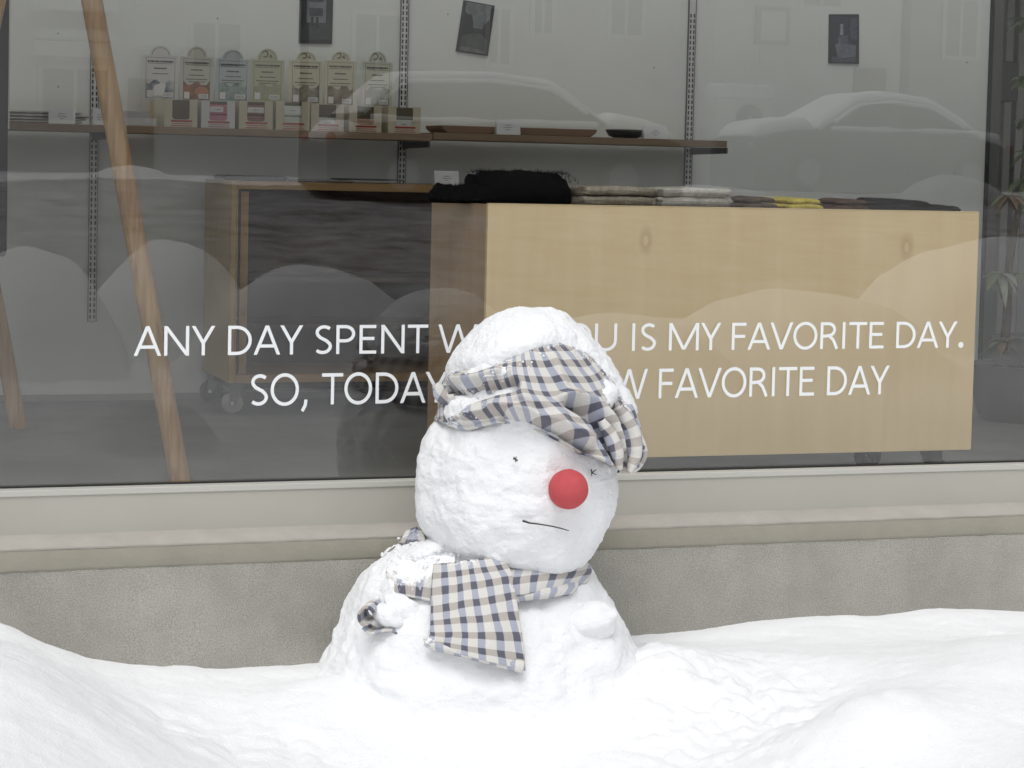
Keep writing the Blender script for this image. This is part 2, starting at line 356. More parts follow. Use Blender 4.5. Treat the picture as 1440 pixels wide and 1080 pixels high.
def soft_slab(name, x0, x1, y0, y1, z0, z1, m, parent, seed, r=.006, nx=40, ny=10, amp=.002):
    """rounded, slightly sagging slab"""
    prof = []; n = 24
    rows = []
    for i in range(nx+1):
        x = x0+(x1-x0)*i/nx; k = min(1, (i+.15)/2.2, (nx-i+.15)/2.2)
        for j in range(n):
            a = 2*math.pi*j/n; c, s = math.cos(a), math.sin(a)
            e = .45; u = math.copysign(abs(c)**e, c); v = math.copysign(abs(s)**e, s)
            kk = math.sqrt(k)
            q = Vector((x*9+seed, u*2, v*2)); nn = mn.noise(q)*amp+mn.noise(q*3.1)*amp*.5
            rows.append((x, (y0+y1)/2+(y1-y0)/2*u*(.6+.4*kk)+nn, (z0+z1)/2+(z1-z0)/2*v*kk+(nn if v > -.3 else 0)))
    V = np.array(rows); Fc = grid_faces(nx+1, n, True)
    me = bpy.data.meshes.new(name); fs = [tuple(f) for f in Fc]+[tuple(range(n)), tuple(range(nx*n+n-1, nx*n-1, -1))]
    me.from_pydata([tuple(v) for v in V], [], fs); bm = bmesh.new(); bm.from_mesh(me); bmesh.ops.recalc_face_normals(bm, faces=bm.faces); bm.to_mesh(me); bm.free()
    return link(name, me, m, parent, True)

# ================================================================== ACROSS THE STREET (seen mirrored in the glass)
def PM(px, py, Yv): p = P(px, py, Y=Yv); return np.array([p[0], 2*GY-Yv, p[2]])
PANE = mat('house_pane', (.03, .035, .04), .08, spec=.6); TRIM = mat('white_trim', (.78, .78, .76), .6)
def house(px0, px1, Yv, hgt, wc, lab, wins, door=None, roofc=(.10, .09, .085)):
    a, b = PM(px0, 200, Yv), PM(px1, 200, Yv); Y = a[1]; g = 1.2
    h_ = empty('house', ((a[0]+b[0])/2, Y, g), lab, 'house', 'houses across the street')
    wm = mat('house_wall_%d' % px0, wc, .85, var=.06, vscale=2)
    wl_ = MB().box(a[0], b[0], Y-7, Y, g-.6, hgt).build('wall', wm, h_)
    mx = (a[0]+b[0])/2
    rf = MB().prism([(Y+.5, hgt-.1), (Y-3.5, hgt+1.7), (Y-7.5, hgt-.1), (Y-7.5, hgt+.02), (Y-3.5, hgt+1.85), (Y+.5, hgt+.03)], 'X', a[0]-.3, b[0]+.3).build('roof', mat('roof_tile', roofc, .8), h_)
    MB().prism([(Y+.48, hgt+.04), (Y-3.5, hgt+1.86), (Y-7.48, hgt+.04), (Y-7.4, hgt+.26), (Y-3.5, hgt+2.12), (Y+.42, hgt+.26)], 'X', a[0]-.25, b[0]+.25).build('snow', SNOW, rf)
    for (x0, x1, y0, y1) in wins:
        p, q = PM(x0, y0, Yv), PM(x1, y1, Yv); xa, xb, zb_, zt_ = p[0], q[0], q[2], p[2]
        f = MB(); t = .09
        f.box(xa-t, xa, Y+.005, Y+.07, zb_-t, zt_+t).box(xb, xb+t, Y+.005, Y+.07, zb_-t, zt_+t).box(xa+.001, xb-.001, Y+.005, Y+.07, zt_, zt_+t).box(xa+.001, xb-.001, Y+.005, Y+.10, zb_-t, zb_)
        m_ = (xa+xb)/2; f.box(m_-.03, m_+.03, Y+.006, Y+.05, zb_+.001, zt_-.001)
        fo = f.build('window_frame', TRIM, h_); MB().box(xa+.001, xb-.001, Y+.002, Y+.012, zb_+.001, zt_-.001).build('pane', mat('curtained_pane', (.34, .35, .36), .15), fo)
    if door:
        p, q = PM(door[0], door[1], Yv), PM(door[2], 250, Yv); d_ = MB().box(p[0], q[0], Y+.003, Y+.05, g, p[2]).build('door', mat('house_door', (.16, .13, .11), .6), h_)
        MB().ball((q[0]-.12, Y+.08, g+1.05), .04, 10, 6).build('handle', STEEL, d_)
    return h_, Y
STEEL = mat('zinc_steel', (.62, .62, .60), .38, metal=.85)
house(-420, 420, 38.6, 6.4, (.76, .76, .74), 'white rendered house mirrored behind the soap displays', [(272, 336, 32, 96), (60, 150, 96, 170), (-150, -60, 60, 140)], (180, 110, 215))
house(432, 985, 39.2, 6.8, (.66, .66, .65), 'grey house with narrow windows mirrored behind the tilted print', [(688, 714, 12, 90), (752, 774, -40, 48), (500, 560, 20, 100), (860, 900, -30, 50)])
house(1000, 1262, 37.6, 6.2, (.70, .705, .69), 'pale house with a sign beside its door, mirrored above the snowy sedan', [(1130, 1180, -60, 10)], (1200, 95, 1240))
house(1275, 2100, 38.8, 6.6, (.55, .55, .54), 'dim grey house mirrored at the right edge', [(1330, 1370, 0, 80), (1450, 1500, 0, 80)])
# notice board on the third house
p, q = PM(1066, 8, 37.45), PM(1112, 64, 37.45); nb = empty('notice_board', ((p[0]+q[0])/2, p[1], q[2]-.5), 'pale notice board with a smaller plate below, on the house opposite', 'sign')
MB().box(p[0], q[0], p[1]-.13, p[1]-.06, q[2], p[2]).build('frame', mat('board_grey', (.32, .32, .31), .7), nb); MB().box(p[0]+.1, q[0]-.1, p[1]-.059, p[1]-.04, q[2]+.08, p[2]-.08).build('sheet', TRIM, nb); 
p2, q2 = PM(1072, 73, 37.45), PM(1094, 92, 37.45); MB().box(p2[0], q2[0], p[1]-.13, p[1]-.08, q2[2], p2[2]).build('plate', TRIM, nb)
# balcony with snow on its two ledges, left house
for k, (y0, y1) in enumerate(((-16, 18), (47, 83))):
    p, q = PM(46, y0, 38.0), PM(164, y1, 38.0); bl = empty('balcony', ((p[0]+q[0])/2, p[1], q[2]), ('upper' if k == 0 else 'lower')+' white balcony front with snow on its rail, house opposite', 'balcony')
    MB().box(p[0], q[0], p[1]-.58, p[1]+.25, q[2], p[2]-.12).build('parapet', TRIM, bl, bevel=.02)
    soft_slab('snow', p[0], q[0], p[1]-.55, p[1]+.27, p[2]-.12, p[2]+.1, SNOW, bl, k, amp=.05)
# outdoor heat pump with snow on top
p, q = PM(1008, 138, 36.2), PM(1086, 196, 36.2); hp = empty('heat_pump', ((p[0]+q[0])/2, p[1], q[2]), 'white outdoor fan unit under a snow cap beside the snowy sedan', 'fan unit')
MB().box(p[0], q[0], p[1]-.4, p[1], q[2], p[2]).build('case', TRIM, hp, bevel=.03); cxx = p[0]*.42+q[0]*.58; czz = (p[2]+q[2])/2
MB().tube([(cxx, p[1]+.005, czz), (cxx, p[1]+.03, czz)], .26, 28).build('fan_grille', mat('grille_grey', (.22, .22, .22), .6), hp)
MB().tube([(cxx, p[1]+.031, czz), (cxx, p[1]+.05, czz)], .06, 16).build('fan_hub', TRIM, hp)
soft_slab('snow', p[0]-.06, q[0]+.05, p[1]-.42, p[1]+.05, p[2], p[2]+.27, SNOW, hp, 3, amp=.04)
for x in (p[0]+.1, q[0]-.2): MB().box(x, x+.1, p[1]-.38, p[1]-.02, 1.1, q[2]).build('leg', mat('board_grey', (.32, .32, .31), .7), hp)

def car(px_c, Yv, flip, paint, lab, wagon):
    c = PM(px_c, 200, Yv); Y = c[1]; g = 1.17 if wagon else 1.32; root = empty('parked_car', (c[0], Y, g), lab, 'car', 'snowed-in cars across the street'); s = -1 if flip else 1
    def X(u): return c[0]+s*u
    hw = .88
    # body: stations along the length (u, bottom z, shoulder z, half width)
    st_ = [(-2.25, .2, .62, .70), (-2.18, .06, .78, .80), (-1.6, .03, .90, .87), (-.8, .02, .95, .89), (.4, .02, .95, .89), (1.3, .03, .90, .87), (1.95, .06, .78, .82), (2.22, .18, .64, .70)]
    V = []; 
    for (u, zb_, zs_, w_) in st_:
        for (f, zz) in ((-1, zb_), (-1.0, (zb_+zs_)/2), (-.94, zs_-.02), (-.7, zs_+.03), (.7, zs_+.03), (.94, zs_-.02), (1.0, (zb_+zs_)/2), (1, zb_)): V.append((X(u), Y+f*w_, g+zz))
    n = 8; fs = [(i*n+j, i*n+(j+1) % n, (i+1)*n+(j+1) % n, (i+1)*n+j) for i in range(len(st_)-1) for j in range(n)]+[tuple(range(n)), tuple(range(len(V)-1, len(V)-n-1, -1))]
    MB().add(V, fs).build('body', paint, root, True, sharp=35)
    if wagon: cab = [(-1.25, .93, .80), (-.55, 1.42, .64), (.2, 1.5, .63), (1.3, 1.46, .62), (1.85, .98, .74)]
    else: cab = [(-1.2, .93, .80), (-.45, 1.38, .62), (.1, 1.44, .61), (.75, 1.38, .60), (1.55, .93, .76)]
    V = []; 
    for (u, zt_, w_) in cab: V += [(X(u), Y-(.83 if zt_ > 1 else w_), g+.92), (X(u), Y-w_, g+zt_), (X(u), Y+w_, g+zt_), (X(u), Y+(.83 if zt_ > 1 else w_), g+.92)]
    n = 4; fs = [(i*n+j, i*n+(j+1) % n, (i+1)*n+(j+1) % n, (i+1)*n+j) for i in range(len(cab)-1) for j in range(n)]+[(0, 1, 2, 3), tuple(range(len(V)-1, len(V)-5, -1))]
    MB().add(V, fs).build('cabin', paint, root)
    # side windows on both sides and the screens
    for sd in (-1, 1):
        def q(u, t):
            zt_ = np.interp(u, [k[0] for k in cab], [k[1] for k in cab])-.09; w_ = np.interp(u, [k[0] for k in cab], [k[2] for k in cab]); zz = .96+(zt_-.96)*t; f = (zz-.92)/(zt_+.09-.92)
            return (X(u), Y+sd*((.83*(1-f)+w_*f)+.012), g+zz)
        for (u0, u1) in ((cab[0][0]+.32, .12), (.2, cab[-1][0]-.30)):
            us = np.linspace(u0, u1, 6); lo = [q(u, 0) for u in us]; hi = [q(u, 1) for u in us[::-1]]; m_ = MB(); pv = lo+hi; k = len(pv); m_.add(pv+[(a, b-sd*.02, c_) for a, b, c_ in pv], [tuple(range(k)), tuple(range(2*k-1, k-1, -1))]+[(i, i+k, (i+1) % k+k, (i+1) % k) for i in range(k)]); m_.build('side_window', PANE, root)
    for sd in (-1, 1):                                   # snow caught along the window sills and frames
        us = np.linspace(cab[0][0]+.30, cab[-1][0]-.26, 24)
        zt_ = lambda u: np.interp(u, [k[0] for k in cab], [k[1] for k in cab]); ww_ = lambda u: np.interp(u, [k[0] for k in cab], [k[2] for k in cab])
        MB().tube([(X(u), Y+sd*(ww_(u)+.05), g+zt_(u)-.06+.01*mn.noise(Vector((u*3, 0, 1)))) for u in us], [.028+.018*mn.noise(Vector((u*2.3, sd, 3))) for u in us], 8).build('snow_ledge', SNOW, root, True)
        us = np.linspace(cab[0][0]+.2, cab[-1][0]-.1, 24)
        MB().tube([(X(u), Y+sd*.87, g+.955) for u in us], [.034+.03*mn.noise(Vector((u*2.1, sd, 9))) for u in us], 8).build('snow_ledge', SNOW, root, True)
    for u in (-1.38, 1.36):
        for sd in (-1, 1):
            y = Y+sd*.80; w_ = MB().tube([(X(u), y-.11, g+.31), (X(u), y+.11, g+.31)], .31, 26).build('wheel', mat('tyre', (.02, .02, .02), .8), root); MB().tube([(X(u), y+sd*.112, g+.31), (X(u), y+sd*.13, g+.31)], .19, 20).build('rim', mat('rim_grey', (.35, .35, .35), .4, metal=.6), w_)
    for sd in (-1, 1): MB().ball((X(-2.17), Y+sd*.6, g+.66), (.07, .16, .08), 12, 8).build('headlight', mat('lamp_clear', (.5, .5, .5), .15), root); MB().ball((X(2.16), Y+sd*.62, g+.70), (.06, .14, .09), 12, 8).build('tail_light', mat('lamp_red', (.25, .02, .02), .2), root)
    # snow lying on the roof, bonnet and boot
    def cover(name, us, zf, wf, th):
        V = []; us = np.array(us); n = 14
        for u in us:
            for j in range(n):
                f = j/(n-1)*2-1; e = min(1, (1-abs(f))*6, (u-us[0]+.02)*6, (us[-1]-u+.02)*6); V.append((X(u), Y+f*wf(u), g+zf(u)+.01+th*math.sqrt(max(0, e))*(1+.35*mn.noise(Vector((u*2, f*2, px_c))))))
            for j in range(n):
                f = (n-1-j)/(n-1)*2-1; V.append((X(u), Y+f*wf(u), g+zf(u)-.03))
        m = 2*n; fs = [(i*m+j, i*m+(j+1) % m, (i+1)*m+(j+1) % m, (i+1)*m+j) for i in range(len(us)-1) for j in range(m)]+[tuple(range(m)), tuple(range(len(V)-1, len(V)-m-1, -1))]
        MB().add(V, fs).build(name, SNOW, root, True)
    cu = [k[0] for k in cab]; zf = lambda u: np.interp(u, cu, [k[1] for k in cab]); wf = lambda u: np.interp(u, cu, [k[2] for k in cab])+.02
    cover('snow_cover', np.linspace(cu[0]+.02, cu[-1]-.05, 30), zf, wf, .10 if not wagon else .05)
    su = [k[0] for k in st_]; zs2 = lambda u: np.interp(u, su, [k[2]+.03 for k in st_]); ws2 = lambda u: np.interp(u, su, [k[3]*.8 for k in st_])
    cover('snow_cover', np.linspace(-2.15, cu[0]-.02, 14), zs2, ws2, .16); cover('snow_cover', np.linspace(cu[-1]+.02, 2.15, 10), zs2, ws2, .14)
car(690, 25.3, True, mat('car_paint_grey', (.035, .036, .038), .3, metal=.3), 'dark estate car with snow along its roof, mirrored above the wall shelf', True)
car(1215, 29.9, False, mat('car_paint_dark', (.10, .10, .10), .3, metal=.3), 'sedan under thick snow, mirrored at the right of the back wall', False)

# ================================================================== SHOP FRONT
CONC = mat('rough_concrete', s2l((163, 161, 153)), .95, var=.12, vscale=5, bump=1.0, bscale=330, spec=.2)
def speckle(m, sc, lo, hi):
    """fine aggregate speckle multiplied on a surface's colour"""
    t = m.node_tree; b = t.nodes['Principled BSDF']; l = b.inputs['Base Color'].links[0]; src = l.from_socket
    tc = t.nodes.new('ShaderNodeTexCoord'); n = t.nodes.new('ShaderNodeTexNoise'); n.inputs['Scale'].default_value = sc; n.inputs['Detail'].default_value = 3; t.links.new(tc.outputs['Object'], n.inputs['Vector'])
    mr = t.nodes.new('ShaderNodeMapRange'); mr.inputs['From Min'].default_value = .3; mr.inputs['From Max'].default_value = .7; mr.inputs['To Min'].default_value = lo; mr.inputs['To Max'].default_value = hi
    t.links.new(n.outputs[0], mr.inputs['Value']); cb = t.nodes.new('ShaderNodeCombineColor'); [t.links.new(mr.outputs[0], cb.inputs[i]) for i in range(3)]
    mu = t.nodes.new('ShaderNodeMix'); mu.data_type = 'RGBA'; mu.blend_type = 'MULTIPLY'; mu.inputs[0].default_value = 1
    t.links.new(src, mu.inputs[6]); t.links.new(cb.outputs[0], mu.inputs[7]); t.links.new(mu.outputs[2], b.inputs['Base Color'])
speckle(CONC, 300, .72, 1.24)
REND = mat('smooth_render', s2l((150, 146, 134)), .85, var=.08, vscale=7, bump=.4, bscale=90, spec=.25)
SILL = mat('sill_mortar', s2l((163, 159, 151)), .8, var=.08, vscale=10, bump=.3, bscale=80, spec=.25)
ALU = mat('painted_aluminium', s2l((172, 170, 160)), .42, var=.035, vscale=3, spec=.45)
ALU2 = mat('frame_bead', s2l((185, 184, 177)), .35)
FACADE = mat('facade_plaster', s2l((205, 202, 192)), .85, var=.05, vscale=3)
GASK = mat('rubber_gasket', (.02, .02, .02), .6)
# levels from the photograph at the window's foot
zg = P(720, 669, Y=GY)[2]; zf1 = P(720, 731, Y=GY-.04)[2]; zl = zf1-.024; zr_ = zl-.056
X0, X1 = -5.0, 7.5
shop = empty('shop_front', (1.7, GY, 0), 'grey shop front with a large window, aluminium sill and rough concrete plinth', 'shop front')
# slightly uneven plinth and mortar: strips with many columns
def strip(name, prof, m, seed, amp, n=520, parent=shop, smooth=False):
    """prof: (y, z) points from top to bottom; edges wobble like hand-trowelled mortar"""
    X = np.unique(np.concatenate([np.linspace(X0, 0, 40), np.linspace(0, 3.6, n), np.linspace(3.6, X1, 40)])); rows = []
    for k, (y, zz, wob) in enumerate(prof):
        pts = np.stack([X, np.full_like(X, k*3.1), 0*X], 1)
        w1 = fbm(pts, 3, 2, seed)*wob*.6+fbm(pts, 26, 3, seed+3)*wob
        rows.append(np.stack([X, y+0*X+amp*fbm(pts, 18, 3, seed+7), zz+w1], 1))
    V = np.concatenate(rows); Fc = grid_faces(len(prof), len(X))
    return link(name, np_mesh(name, V, Fc[:, ::-1]), m, parent, smooth)
strip('plinth', [(PLY+.008, zr_+.02, 0), (PLY+.003, zr_+.004, 0), (PLY, zr_-.004, .002), (PLY, zr_-.2, 0), (PLY, -.3, 0)], CONC, 3, .0015)
strip('render_band', [(PLY+.012, zl+.006, 0), (PLY+.001, zl, .0012), (PLY-.002, zl-.006, .001), (PLY-.003, zr_+.006, .001), (PLY-.001, zr_-.001, .0026), (PLY+.006, zr_-.0035, .0026)], REND, 5, .0008)
strip('sill_ledge', [(GY-.05, zf1+.006, 0), (GY-.052, zf1+.001, .0006), (PLY+.004, zl+.006, .0012), (PLY-.0035, zl+.0015, .0014), (PLY-.001, zl-.003, .0012)], SILL, 7, .0006)
MB().box(X0, X1, GY-.05, GY+.05, zf1-.03, zg-.004).build('frame_bottom_rail', ALU, shop, bevel=.004)
MB().box(X0, X1, GY-.054, GY-.012, zg-.014, zg+.003).build('glazing_bead', ALU2, shop, bevel=.002)
MB().box(X0, X1, GY-.011, GY-.004, zg-.003, zg+.007).build('gasket', GASK, shop)
ZT = 3.05
MB().box(X0, X1, GY-.05, GY+.05, ZT, ZT+.09).build('frame_top_rail', ALU, shop, bevel=.004)
for x in (X0, X1-.08): MB().box(x, x+.08, GY-.049, GY+.049, zg+.003, ZT).build('frame_stile', ALU, shop, bevel=.004)
MB().box(X0-3, X1+3, GY-.10, GY+.12, ZT+.09, 3.9).build('upper_wall', FACADE, shop)
MB().box(X0-3, X0, GY-.10, GY+.12, -.3, ZT+.09).build('pier', FACADE, shop); MB().box(X1, X1+3, GY-.10, GY+.12, -.3, ZT+.09).build('pier', FACADE, shop)
SKY0, SKY1 = 8.75, 9.40                                  # long unseen skylight, added over the back wall to brighten the room
MB().box(X0-3, X1+3, GY+.05, SKY0, 3.3, 3.5).build('roof_slab', FACADE, shop); MB().box(X0-3, X1+3, SKY1, 13.2, 3.3, 3.5).build('roof_slab', FACADE, shop)
MB().box(X0-3, X1+3, SKY0+.002, SKY1-.002, 3.40, 3.41).build('added_skylight_pane', GLASS, shop)
pane = MB().box(X0+.02, X1-.02, GY-.003, GY+.003, zg-.006, ZT+.02).build('window_pane', GLASS, shop)

# ---- lettering on the glass (stroke-built capitals)
def arc(cx, cy, rx, ry, a0, a1, n=14): return [(cx+rx*math.cos(R(a0+(a1-a0)*k/n)), cy+ry*math.sin(R(a0+(a1-a0)*k/n))) for k in range(n+1)]
T = .111; h = T/2
GL = {   # advance width (cap height = 1) and strokes
 'A': (.916, [[(.06, 0), (.458, 1.0)], [(.458, 1.0), (.856, 0)], [(.205, .30), (.71, .30)]]),
 'N': (1.022, [[(.15, 0), (.15, 1)], [(.15, 1-h*.3), (.872, h*.3)], [(.872, 0), (.872, 1)]]),
 'Y': (.771, [[(.05, 1), (.386, .42)], [(.386, .42), (.722, 1)], [(.386, 0), (.386, .46)]]),
 'D': (.974, [[(.15, 0), (.15, 1)], [(.15, 1-h), (.40, 1-h)]+arc(.40, .5, .45, .5-h, 90, -90)+[(.15, h)]]),
 'S': (.727, [arc(.395, .745, .25, .255-h, 40, 180, 8)+[(.17, .66), (.26, .57), (.48, .46), (.585, .36)]+arc(.345, .27, .27, .27-h, 10, -140, 9)]),
 'P': (.818, [[(.15, 0), (.15, 1)], [(.15, 1-h), (.40, 1-h)]+arc(.42, .70, .28, .30-h, 90, -90, 10)+[(.15, .40+h)]]),
 'E': (.773, [[(.15, 0), (.15, 1)], [(.15, 1-h), (.68, 1-h)], [(.15, .53), (.62, .53)], [(.15, h), (.69, h)]]),
 'T': (.771, [[(.015, 1-h), (.755, 1-h)], [(.386, 0), (.386, 1-h)]]),
 'W': (1.408, [[(.05, 1), (.37, 0)], [(.37, 0), (.704, 1)], [(.704, 1), (1.04, 0)], [(1.04, 0), (1.36, 1)]]),
 'I': (.399, [[(.20, 0), (.20, 1)]]),
 'H': (.986, [[(.15, 0), (.15, 1)], [(.836, 0), (.836, 1)], [(.15, .53), (.836, .53)]]),
 'O': (1.048, [arc(.524, .5, .435, .515-h*.9, 90, 450, 34)]),
 'U': (1.015, [[(.14, 1), (.14, .40)]+arc(.507, .38, .367, .38-h, 180, 360, 16)[1:]+[(.875, 1)]]),
 'M': (1.353, [[(.15, 0), (.15, 1)], [(.15, 1), (.676, .03)], [(.676, .03), (1.203, 1)], [(1.203, 0), (1.203, 1)]]),
 'F': (.727, [[(.15, 0), (.15, 1)], [(.15, 1-h), (.66, 1-h)], [(.15, .50), (.62, .50)]]),
 'V': (.897, [[(.05, 1), (.448, 0)], [(.448, 0), (.85, 1)]]),
 'R': (.859, [[(.15, 0), (.15, 1)], [(.15, 1-h), (.42, 1-h)]+arc(.42, .72, .25, .28-h, 90, -90, 9)+[(.15, .44+h*.6)], [(.45, .49), (.62, .34), (.78, 0)]]),
 ',': (.395, [[(.22, .17), (.19, -.02), (.09, -.20)]]),
 '.': (.399, [arc(.2, .10, .055, .055, 0, 360, 10)]),
 ' ': (.358, []), }
LETM = mat('white_vinyl', (.84, .86, .87), .45)
def stroke(mb, pts, t, fn, y):
    """flat ribbon of width t along pts, mitred at its bends"""
    pts = [np.array(p, float) for p in pts]; pts = [pts[0]]+[b for a, b in zip(pts, pts[1:]) if np.linalg.norm(b-a) > 1e-6]
    closed = np.allclose(pts[0], pts[-1]); m = len(pts); L = []; Rr = []
    for i in range(m):
        a = pts[i-1] if i > 0 else (pts[-2] if closed else None); b = pts[i+1] if i < m-1 else (pts[1] if closed else None)
        d1 = (pts[i]-a)/np.linalg.norm(pts[i]-a) if a is not None else None; d2 = (b-pts[i])/np.linalg.norm(b-pts[i]) if b is not None else None
        if d1 is None: d1 = d2
        if d2 is None: d2 = d1
        n1 = np.array([-d1[1], d1[0]]); n2 = np.array([-d2[1], d2[0]]); n = n1+n2; n /= np.linalg.norm(n); k = t/2/max(.4, n@n1)
        L.append(pts[i]+n*k); Rr.append(pts[i]-n*k)
    vs = [fn(*q, y) for q in L]+[fn(*q, y) for q in Rr]+[fn(*q, y+.0006) for q in L]+[fn(*q, y+.0006) for q in Rr]; fs = []
    for i in range(m-1):
        fs += [(i, i+1, m+i+1, m+i), (2*m+i, 3*m+i, 3*m+i+1, 2*m+i+1), (i, 2*m+i, 2*m+i+1, i+1), (m+i, m+i+1, 3*m+i+1, 3*m+i)]
    if not closed: fs += [(0, m, 3*m, 2*m), (m-1, 3*m-1, 4*m-1, 2*m-1)]
    mb.add(vs, fs)
def vclip(name, pts):   # steep strokes end flat on the line, like cut letters
    return pts
def line(txt, pa, pb, capx, captop):
    A = P(*pa, Y=GY); B = P(*pb, Y=GY); capz = P(capx, captop, Y=GY)[2]
    cap = capz-(A[2]+(B[2]-A[2])*(P(capx, captop, Y=GY)[0]-A[0])/(B[0]-A[0]))
    adv = [GL[c][0] for c in txt]; tot = sum(adv)-.06-(.07 if txt[-1] in 'YD' else .14)
    sx = (B[0]-A[0])/tot; slope = (B[2]-A[2])/(B[0]-A[0]); x = -.06
    for c in txt:
        if GL[c][1]:
            mb = MB()
            for k, st in enumerate(GL[c][1]):
                def fn(u, v, y, x=x): X = A[0]+(x+u)*sx; return (X, y, A[2]+(X-A[0])*slope+v*cap)
                stt = T if c != '.' else .11
                # ends of slanted strokes are cut level: extend, then clamp in v
                mb2 = MB(); pts = st
                slanted = len(st) == 2 and abs(st[0][0]-st[1][0]) > .05 and abs(st[0][1]-st[1][1]) > .3
                if slanted:
                    (u0, v0), (u1, v1) = st; q = [(u0, v0), (u1, v1)]; dx = (u1-u0)/(v1-v0); wd = stt/2*math.sqrt(1+dx*dx)*1.0
                    yy = GY-.0045-.0004*k
                    poly = [(u0-wd, v0), (u0+wd, v0), (u1+wd, v1), (u1-wd, v1)]
                    mb.hexa([fn(*p, yy) for p in poly], [fn(*p, yy+.0006) for p in poly])
                else: stroke(mb, st, stt, fn, GY-.0045-.0004*k)
            mb.build('letter', LETM, pane)
        x += GL[c][0]
line('ANY DAY SPENT WITH YOU IS MY FAVORITE DAY.', (190, 500.5), (1352, 488.5), 215, 458.5)
line('SO, TODAY IS MY NEW FAVORITE DAY', (351, 570.5), (1246, 554), 800, 520)

# ================================================================== SHOP INTERIOR SHELL
WALLM = mat('interior_wall_paint', (.73, .755, .725), .85, var=.03, vscale=1.5, bump=.15, bscale=120, spec=.2)
FLOORM = mat('screed_floor', (.20, .20, .185), .55, var=.22, vscale=2.2, bump=.1, bscale=40)
CEILM = mat('ceiling_paint', (.75, .75, .73), .9)
xr = P(1384, 250, Y=WY)[0]
def st(name, mb, m): return tag(mb.build(name, m), kind='structure')
st('floor', MB().box(X0-1, X1+2, GY+.05, 13.2, FL-.2, FL), FLOORM)
st('wall_back', MB().box(X0-1, xr, WY, WY+.16, FL, 3.3), WALLM)
st('wall_left', MB().box(X0-1.2, X0-1, GY+.12, 13.2, FL-.2, FL+.3).box(X0-1.2, X0-1, GY+.12, 13.2, 3.1, 3.3).box(X0-1.2, X0-1, 9.2, 9.9, FL+.3, 3.1), WALLM)
st('wall_right', MB().box(X1+2, X1+2.2, GY+.12, 13.2, FL-.2, FL+.3).box(X1+2, X1+2.2, GY+.12, 13.2, 3.1, 3.3).box(X1+2, X1+2.2, 9.2, 9.9, FL+.3, 3.1), WALLM)
for nm, x in (('added_window_left', X0-1.1), ('added_window_right', X1+2.1)): st(nm, MB().box(x-.003, x+.003, GY+.13, 13.1, FL+.29, 3.11), GLASS)  # unseen side glazing, added so more daylight reaches the shop
st('wall_rear', MB().box(X0-1, X1+2, 12.6, 12.8, FL, 3.3), WALLM)
st('ceiling', MB().box(X0-1, X1+2, GY+.13, SKY0, 3.18, 3.29).box(X0-1, X1+2, SKY1, 13.1, 3.18, 3.29), CEILM)
st('skirting_joint', MB().box(X0-1, xr-.01, WY-.012, WY-.001, FL+.001, FL+.03), mat('wall_base_grey', (.35, .35, .33), .8))
# dark corner post and rear window beside the back wall
DARK = mat('dark_frame', (.045, .047, .045), .5); GRYP = mat('grey_panel', (.13, .135, .125), .6, var=.05); PALE = mat('pale_frame', (.55, .56, .53), .6); MIDG = mat('mid_grey_wall', (.46, .465, .45), .8, var=.05)
post = empty('corner_post', (xr, WY, FL), 'dark post at the right end of the pale back wall', 'post')
MB().box(xr+.002, xr+.014, WY-.02, WY+.18, FL, 3.18).build('edge_strip', GASK, post)
MB().box(xr+.015, xr+.075, WY-.01, WY+.17, FL, 3.18).build('post', mat('post_grey', (.12, .122, .115), .6), post)
rw = empty('rear_window', (xr+.4, 12.5, FL), 'pale framed window at the back behind the potted plant', 'window')
for px in (1407, 1424): a = P(px, 200, Y=12.45)[0]; MB().box(a, a+.055, 12.42, 12.58, FL+.05, 3.1).build('frame', PALE, rw, bevel=.005)
a = P(1428, 200, Y=12.5)[0]; MB().box(a+.07, a+2.2, 12.52, 12.57, FL+.05, 3.1).build('blind', MIDG, rw)
a = P(1440, 200, Y=12.5)[0]
bx0 = P(1396, 85, Y=10.6); bx1 = P(1432, 143, Y=10.6)
mt = empty('wall_box', ((bx0[0]+bx1[0])/2, 10.7, FL), 'square grey box on a thin post beside the potted plant', 'box')
MB().box(bx0[0], bx1[0], 10.6, 10.8, bx1[2], bx0[2]).build('housing', GRYP, mt, bevel=.008)
cx = (bx0[0]+bx1[0])/2; MB().box(cx-.035, cx+.01, 10.68, 10.74, FL, bx1[2]).build('post', MIDG, mt, bevel=.004); MB().box(cx-.14, cx+.12, 10.6, 10.82, FL, FL+.02).build('foot', DARK, mt, bevel=.004)

